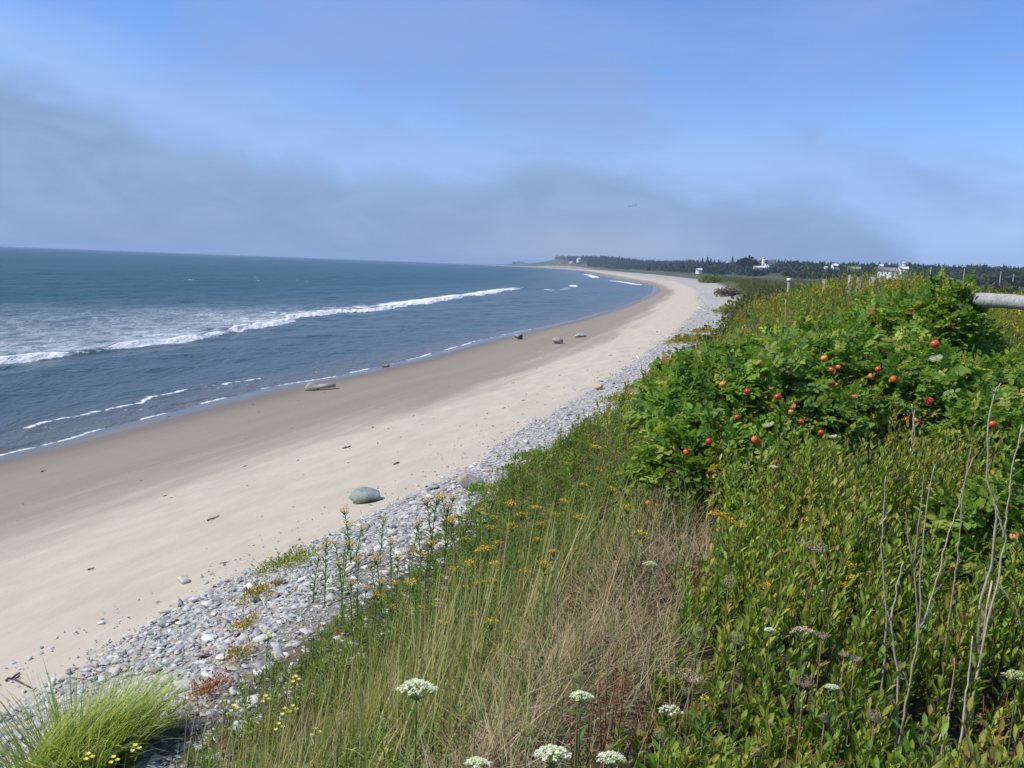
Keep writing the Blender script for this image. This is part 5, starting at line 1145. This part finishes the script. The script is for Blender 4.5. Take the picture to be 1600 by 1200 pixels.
# ---- plants of the shingle, low mounds
def mound(px, py, w, label, cols, hgt=0.45, L=0.03, n=420, flowers=None, name='beach_plant', cat='beach plant'):
    p = hit(px, py); R = w/2*np.linalg.norm(p-CAM)/FPX; r = thing(name, label, cat, p); g = G()
    d = rdir(n, .2); d[:, 2] = np.abs(d[:, 2]); q = rng.random(n)**.5*(1+.35*np.sin(5*np.arctan2(d[:, 1], d[:, 0])+px)); P = d*q[:, None]*np.array([R, R*1.5, max(R*hgt, .09)]); P[:, 2] += ground(p[0]+P[:, 0], p[1]+P[:, 1])-p[2]+.05
    Ls = np.maximum(L, 5.0*np.linalg.norm(p-CAM)/FPX)*rnd(.6, 1.3, n)*min(max(1, R*1.2), 1.6)*(0.45 if name == 'coastal_bush' else 1); g.add(*leaves(P, d+rdir(n)*.8+UP*.4, UP+d*.4+rng.normal(0, .3, (n, 3)), Ls, Ls*.42, pick(cols, n, None, .22)))
    g.build('foliage', M['leaf'], r)
    if flowers:
        m = flowers; a = rnd(0, 6.28, m); q = rng.random(m)**.5; g = G(); C = np.stack([R*q*np.cos(a), R*1.2*q*np.sin(a), 0*a+R*hgt*.9+.02], 1); k = 6
        P = (C[:, None]+rng.normal(0, L*.35, (m, k, 3))).reshape(-1, 3); g.add(*leaves(P, rdir(m*k, .6), np.tile(UP, (m*k, 1))+rng.normal(0, .4, (m*k, 3)), L*.8, L*.5, pick([(0.68, 0.48, 0.06), (0.62, 0.36, 0.05)], m*k))); g.build('blooms', M['petal'], r)
YG = [(0.24, 0.27, 0.07), (0.30, 0.31, 0.10), (0.18, 0.23, 0.06), (0.36, 0.31, 0.11)]; GG = [(0.15, 0.22, 0.055), (0.19, 0.25, 0.07), (0.24, 0.26, 0.09)]; RD = [(0.30, 0.09, 0.08), (0.24, 0.07, 0.06), (0.34, 0.16, 0.12)]; OC = [(0.36, 0.27, 0.08), (0.30, 0.20, 0.07), (0.26, 0.25, 0.08)]
mound(452, 886, 100, 'broad yellow green mat plant on the shingle where the goldenrod begins', YG, .3, .032, 900)
mound(400, 935, 60, 'olive yellow mat plant on the shingle below the broad yellow green one', OC, .28, .03, 420)
mound(322, 1092, 62, 'crimson tinged beach plant on the shingle near the pale whitish stone', RD, .5, .03, 520)
mound(372, 1035, 46, 'ochre tinged beach plant on the shingle above the crimson one', OC, .4, .03, 300)
mound(385, 985, 40, 'small yellow flowered beach plant on the shingle left of the slope grass', OC, .5, .03, 200, 9)
mound(745, 772, 36, 'bright green grassy plant at the foot of the streaked grey boulder', GG, .5, .03, 360)
mound(826, 718, 60, 'green mat plant on the shingle behind the boulder, left of the cream stone', GG, .25, .03, 460)
mound(797, 738, 34, 'small light green mat plant between the boulder and larger mat plants', GG, .3, .03, 240)
mound(968, 628, 64, 'yellowish green mat plant on the shingle above the peach stone', YG, .22, .03, 420)
mound(990, 610, 40, 'faint green mat plant farther up the shingle, left of the dead shrub', YG, .22, .03, 260)
mound(1078, 535, 66, 'wide ochre green mat plant on the far shingle before the driftwood poles', [(0.26, 0.25, 0.08), (0.32, 0.28, 0.10)], .16, .03, 420)
mound(1138, 488, 40, 'yellow green mat plant on the far shingle below the driftwood log', YG, .2, .03, 260)
mound(1098, 520, 34, 'small ochre mat plant on the far shingle above the wide one', OC, .2, .03, 200)
mound(1112, 442, 30, 'bright yellow green bush at the far end of the bank scrub', [(0.17, 0.19, 0.06), (0.20, 0.21, 0.07), (0.12, 0.14, 0.05)], .55, .05, 1600, name='coastal_bush', cat='bush')

# ---- pale yellow evening primroses, lower left
PR = 'pale yellow flower on a thin stem low on the left of the bank'
def primrose(px, py, h, label, group=None):
    b = hit(px, py, h); r = thing('yellow_flower', label, 'flower', b, 0, group); g, top = stem_mesh(h-.01, .003, (.02, 0), nleaf=14, L=.05, W=.012); g.build('stem', M['leaf'], r)
    g = G(); k = np.linalg.norm(b-CAM)/FPX; s = 4.0*k
    for c in ((0, 0, 0), (.02, .015, -.03), (-.02, .01, -.045)):
        for aa in np.arange(4)*PI/2+rnd(0, 1): g.add(*leaves(top[None]+np.array(c), [[math.cos(aa), math.sin(aa), .7]], [[-math.cos(aa), -math.sin(aa), 1]], s, s*.9, [(0.78, 0.72, 0.16)], .05, (.45, .85)))
    g.build('blossoms', M['petal'], r)
for q in ((410, 1087), (457, 1056), (452, 1102), (440, 1107), (487, 1137), (415, 990), (430, 1130), (360, 1102)): primrose(*q, .42, PR, 'pale yellow flowers low on the bank')
for q in ((133, 1178), (172, 1182), (206, 1164)): primrose(*q, .55, 'pale yellow flower poking out of the big green grass tuft', 'pale yellow flowers in the grass tuft')

# ---- broad leaved plants
def broadleaf(px, py, n, L, label, cols, yellow=0):
    b = hit(px, py); r = thing('broad_leaved_plant', label, 'plant', b); g = G(); a = np.arange(n)*2.4+rnd(-.3, .3, n); e = rnd(.35, 1.0, n)
    D = np.stack([np.cos(a)*np.cos(e), np.sin(a)*np.cos(e), np.sin(e)], 1); P = np.stack([rng.normal(0, .02, n), rng.normal(0, .02, n), rnd(0, .12, n)], 1)
    g.add(*leaves(P, D, UP-D*.3+rng.normal(0, .15, (n, 3)), L*rnd(.7, 1.2, n), L*.3, pick(cols, n), .12, (.35, .7), .15)); g.build('leaves', M['leaf'], r)
    for k in range(yellow):
        g = G(); g.add(*leaves([[.03, -.05, .06]], [[.6, -.5, .25]], [[.1, -.3, 1]], L*.9, L*.32, [(0.50, 0.42, 0.10)], .1, (.35, .7), .2)); tag(g.build('leaf', M['leaf'], r), 'yellowed leaf')
broadleaf(1128, 935, 14, .17, 'bright green broad leaved plant with one yellow leaf behind the dry hollow', [(0.15, 0.24, 0.05), (0.19, 0.27, 0.06)], 1)
broadleaf(1352, 1145, 16, .12, 'dark green broad leaved plant low between bare stems and thicket', [(0.07, 0.15, 0.035), (0.09, 0.18, 0.045)])
broadleaf(1190, 820, 12, .15, 'bright green plant with long leaves below the two arching yellow plumes', [(0.14, 0.23, 0.045)])

# ---- dead brown shrubs on the bank edge
def dead_shrub(px, py, w, hpx, D, label, col=(0.17, 0.13, 0.105)):
    c = at_depth(px, py, D); b = np.array([c[0], c[1], float(ground(c[0], c[1]))]); k = D/FPX; R = w/2*k; H = hpx*k
    r = thing('dead_shrub', label, 'shrub', b); g = G(); 
    for i in range(70):
        a = rnd(0, 6.28); q = rng.random()**.5; tip = np.array([R*q*math.cos(a), R*q*math.sin(a), H*rnd(.5, 1)*(1-.3*q)]); m_ = tip*np.array([.4, .4, .6])
        V, F = tube([(m_[0]*.3, m_[1]*.3, -.03), m_, tip], [k*1.2, k*.9, k*.45], 3, False); g.add(V, F, np.array(col)*rnd(.7, 1.4))
    g.build('branches', M['stem'], r); n = 620; d = rdir(n, .3); d[:, 2] = np.abs(d[:, 2]); g = G()
    g.add(*leaves(d*rng.random((n, 1))**.4*np.array([R, R, H]), rdir(n, .4), rdir(n), k*rnd(2.5, 6, n), k*rnd(.8, 1.6, n), pick([col, np.array(col)*1.5, np.array(col)*.6, (0.13, 0.13, 0.06)], n, None, .25))); g.build('dry_leaves', M['dry'], r)
dead_shrub(1026, 618, 44, 46, 20.5, 'grey brown dead shrub on the shingle just left of the roses')
dead_shrub(1160, 470, 60, 34, 60, 'large grey brown dead shrub on the bank edge behind the driftwood log')
dead_shrub(1160, 512, 56, 36, 34, 'purplish brown dead shrub on the bank edge above the driftwood poles', (0.19, 0.14, 0.12))
dead_shrub(1190, 500, 44, 30, 31, 'brown dead shrub on the bank crest edge, inland of the purplish one', (0.18, 0.13, 0.09))
dead_shrub(1140, 440, 50, 14, 150, 'low brown dead shrub on the far bank edge beside the yellow green bush')
dead_shrub(1175, 528, 40, 26, 27, 'small brown dead shrub low on the bank edge, nearest to the roses', (0.16, 0.12, 0.085))
# ------------------------------------------------------------------ light, sky, haze, camera
SUN_EL, SUN_AZ = math.radians(50), math.radians(-103)        # bearing from +y towards +x: sun out over the sea, a little behind
sd = np.array([math.sin(SUN_AZ)*math.cos(SUN_EL), math.cos(SUN_AZ)*math.cos(SUN_EL), math.sin(SUN_EL)])
from mathutils import Vector, Matrix
sl = bpy.data.lights.new('sun', 'SUN'); sl.energy = 4.3; sl.angle = math.radians(0.53); sl.color = (1.0, 0.955, 0.88)
so = bpy.data.objects.new('sun', sl); COL.objects.link(so); so.location = (-40, -10, 60)
so.rotation_euler = Vector(-sd).to_track_quat('-Z', 'Y').to_euler()

W = bpy.data.worlds.new('World'); S.world = W; W.use_nodes = True
nt = W.node_tree; nt.nodes.clear()
out = nt.nodes.new('ShaderNodeOutputWorld'); bg = nt.nodes.new('ShaderNodeBackground')
sky = N(nt, 'ShaderNodeTexSky', sky_type='NISHITA', sun_disc=False); sky.sun_elevation = SUN_EL; sky.sun_rotation = SUN_AZ
sky.air_density = 1.0; sky.dust_density = 0.6; sky.ozone_density = 2.0
tc = N(nt, 'ShaderNodeTexCoord').outputs['Generated']
sx = N(nt, 'ShaderNodeSeparateXYZ'); nt.links.new(tc, sx.inputs[0])
DEG = 180/PI
az = math_n(nt, 'MULTIPLY', math_n(nt, 'ARCTAN2', sx.outputs[0], sx.outputs[1]), DEG)
el = math_n(nt, 'MULTIPLY', math_n(nt, 'ARCSINE', sx.outputs[2]), DEG)
n_big = noise(nt, vmul(nt, tc, (3.0, 3.0, 8.0)), 1.0, 7, 0.55, 0.4)
n_mid = noise(nt, vmul(nt, tc, (9.0, 9.0, 22.0)), 1.0, 7, 0.6, 0.5)
n_veil = noise(nt, vmul(nt, tc, (1.6, 1.6, 5.0)), 1.3, 6, 0.5, 0.6)
fc = N(nt, 'ShaderNodeFloatCurve'); cv = fc.mapping.curves[0]
# top edge of the fog bank, degrees of elevation by bearing (-60..60 -> 0..1, 0..20 deg -> 0..1)
pts = [(-60, 13), (-38, 11.5), (-31, 9.8), (-25, 8.0), (-20.5, 6.2), (-14, 5.8), (-8, 5.0), (-3, 5.2), (2, 6.6), (7, 6.2), (12, 4.9), (17, 4.9), (21, 3.8), (24.0, 2.6), (26.5, 0.0), (60, 0.0)]
while len(cv.points) < len(pts): cv.points.new(0.5, 0.5)
for p_, (a_, e_) in zip(cv.points, pts): p_.location = ((a_+60)/120, e_/20); p_.handle_type = 'AUTO_CLAMPED'
fc.mapping.update()
nt.links.new(ramp(nt, az, -60, 60, 0, 1, 'LINEAR'), fc.inputs['Value'])
top = math_n(nt, 'MULTIPLY', fc.outputs[0], 20.0)
top = math_n(nt, 'ADD', top, math_n(nt, 'MULTIPLY', math_n(nt, 'SUBTRACT', n_mid, 0.5), 5.0))
d = math_n(nt, 'SUBTRACT', top, el)
fog = ramp(nt, d, -1.5, 1.6)
NISH = 0.13
blue = mix(nt, 1.0, sky.outputs[0], (NISH*0.64, NISH*0.86, NISH*1.24), 'MULTIPLY')
low = mix(nt, ramp(nt, el, 0, 14), (0.36, 0.53, 0.86), blue)
blue2 = mix(nt, ramp(nt, el, 3, 16, 0.85, 0.0), blue, low)
veilc = (0.265, 0.385, 0.71)
veil = ramp(nt, n_veil, 0.40, 0.68, 0.0, 0.7)
c = mix(nt, veil, blue2, veilc)
wisp = ramp(nt, n_big, 0.50, 0.70, 0.0, 0.55)
c = mix(nt, wisp, c, (0.27, 0.375, 0.66))
c = mix(nt, math_n(nt, 'MULTIPLY', ramp(nt, d, -6.0, -1.0), ramp(nt, n_big, 0.66, 0.42, 0.1, 0.8)), c, (0.33, 0.50, 0.86))
fogc = mix(nt, ramp(nt, n_mid, 0.35, 0.7), (0.232, 0.345, 0.56), (0.28, 0.40, 0.635))
pale = math_n(nt, 'MULTIPLY', ramp(nt, math_n(nt, 'ABSOLUTE', math_n(nt, 'SUBTRACT', az, 5.0)), 14.0, 1.0), ramp(nt, el, 4.2, 0.5))
fogc = mix(nt, math_n(nt, 'MULTIPLY', pale, 0.7), fogc, (0.42, 0.47, 0.61))
c = mix(nt, math_n(nt, 'MULTIPLY', fog, 0.96), c, fogc)
nt.links.new(c, bg.inputs['Color']); bg.inputs['Strength'].default_value = 1.0
nt.links.new(bg.outputs[0], out.inputs[0])

hm, nt, out = new_mat('haze_air')
pv = N(nt, 'ShaderNodeVolumePrincipled'); pv.inputs['Color'].default_value = (0.56, 0.72, 0.97, 1); pv.inputs['Density'].default_value = 0.00014; pv.inputs['Anisotropy'].default_value = 0.0
nt.links.new(pv.outputs[0], out.inputs['Volume'])
g = G(); g.add(*box((0, 6000, 28), (34000, 15000, 84)))
tag(g.build('haze', hm), kind='stuff')

cam = bpy.data.cameras.new('camera'); co = bpy.data.objects.new('camera', cam); COL.objects.link(co)
cam.sensor_fit = 'HORIZONTAL'; cam.sensor_width = 36.0; cam.lens = 36.0*FPX/1600; cam.clip_start = 0.05; cam.clip_end = 40000
Mx = Matrix(((_r[0], _u[0], -_f[0], 0), (_r[1], _u[1], -_f[1], 0), (_r[2], _u[2], -_f[2], EYE), (0, 0, 0, 1)))
co.matrix_world = Mx
S.camera = co
S.view_settings.view_transform = 'Standard'; S.view_settings.look = 'None'; S.view_settings.exposure = 0.12; S.view_settings.gamma = 1.0
S.render.engine = 'CYCLES'
S.cycles.use_denoising = True
try: S.cycles.denoiser = 'OPENIMAGEDENOISE'; S.cycles.denoising_input_passes = 'RGB_ALBEDO_NORMAL'; S.cycles.denoising_prefilter = 'ACCURATE'
except Exception: pass
S.cycles.max_bounces = 6; S.cycles.diffuse_bounces = 3; S.cycles.glossy_bounces = 2; S.cycles.transmission_bounces = 4; S.cycles.volume_bounces = 0; S.cycles.transparent_max_bounces = 6
S.cycles.use_adaptive_sampling = True; S.cycles.adaptive_threshold = 0.01
S.cycles.caustics_reflective = False; S.cycles.caustics_refractive = False
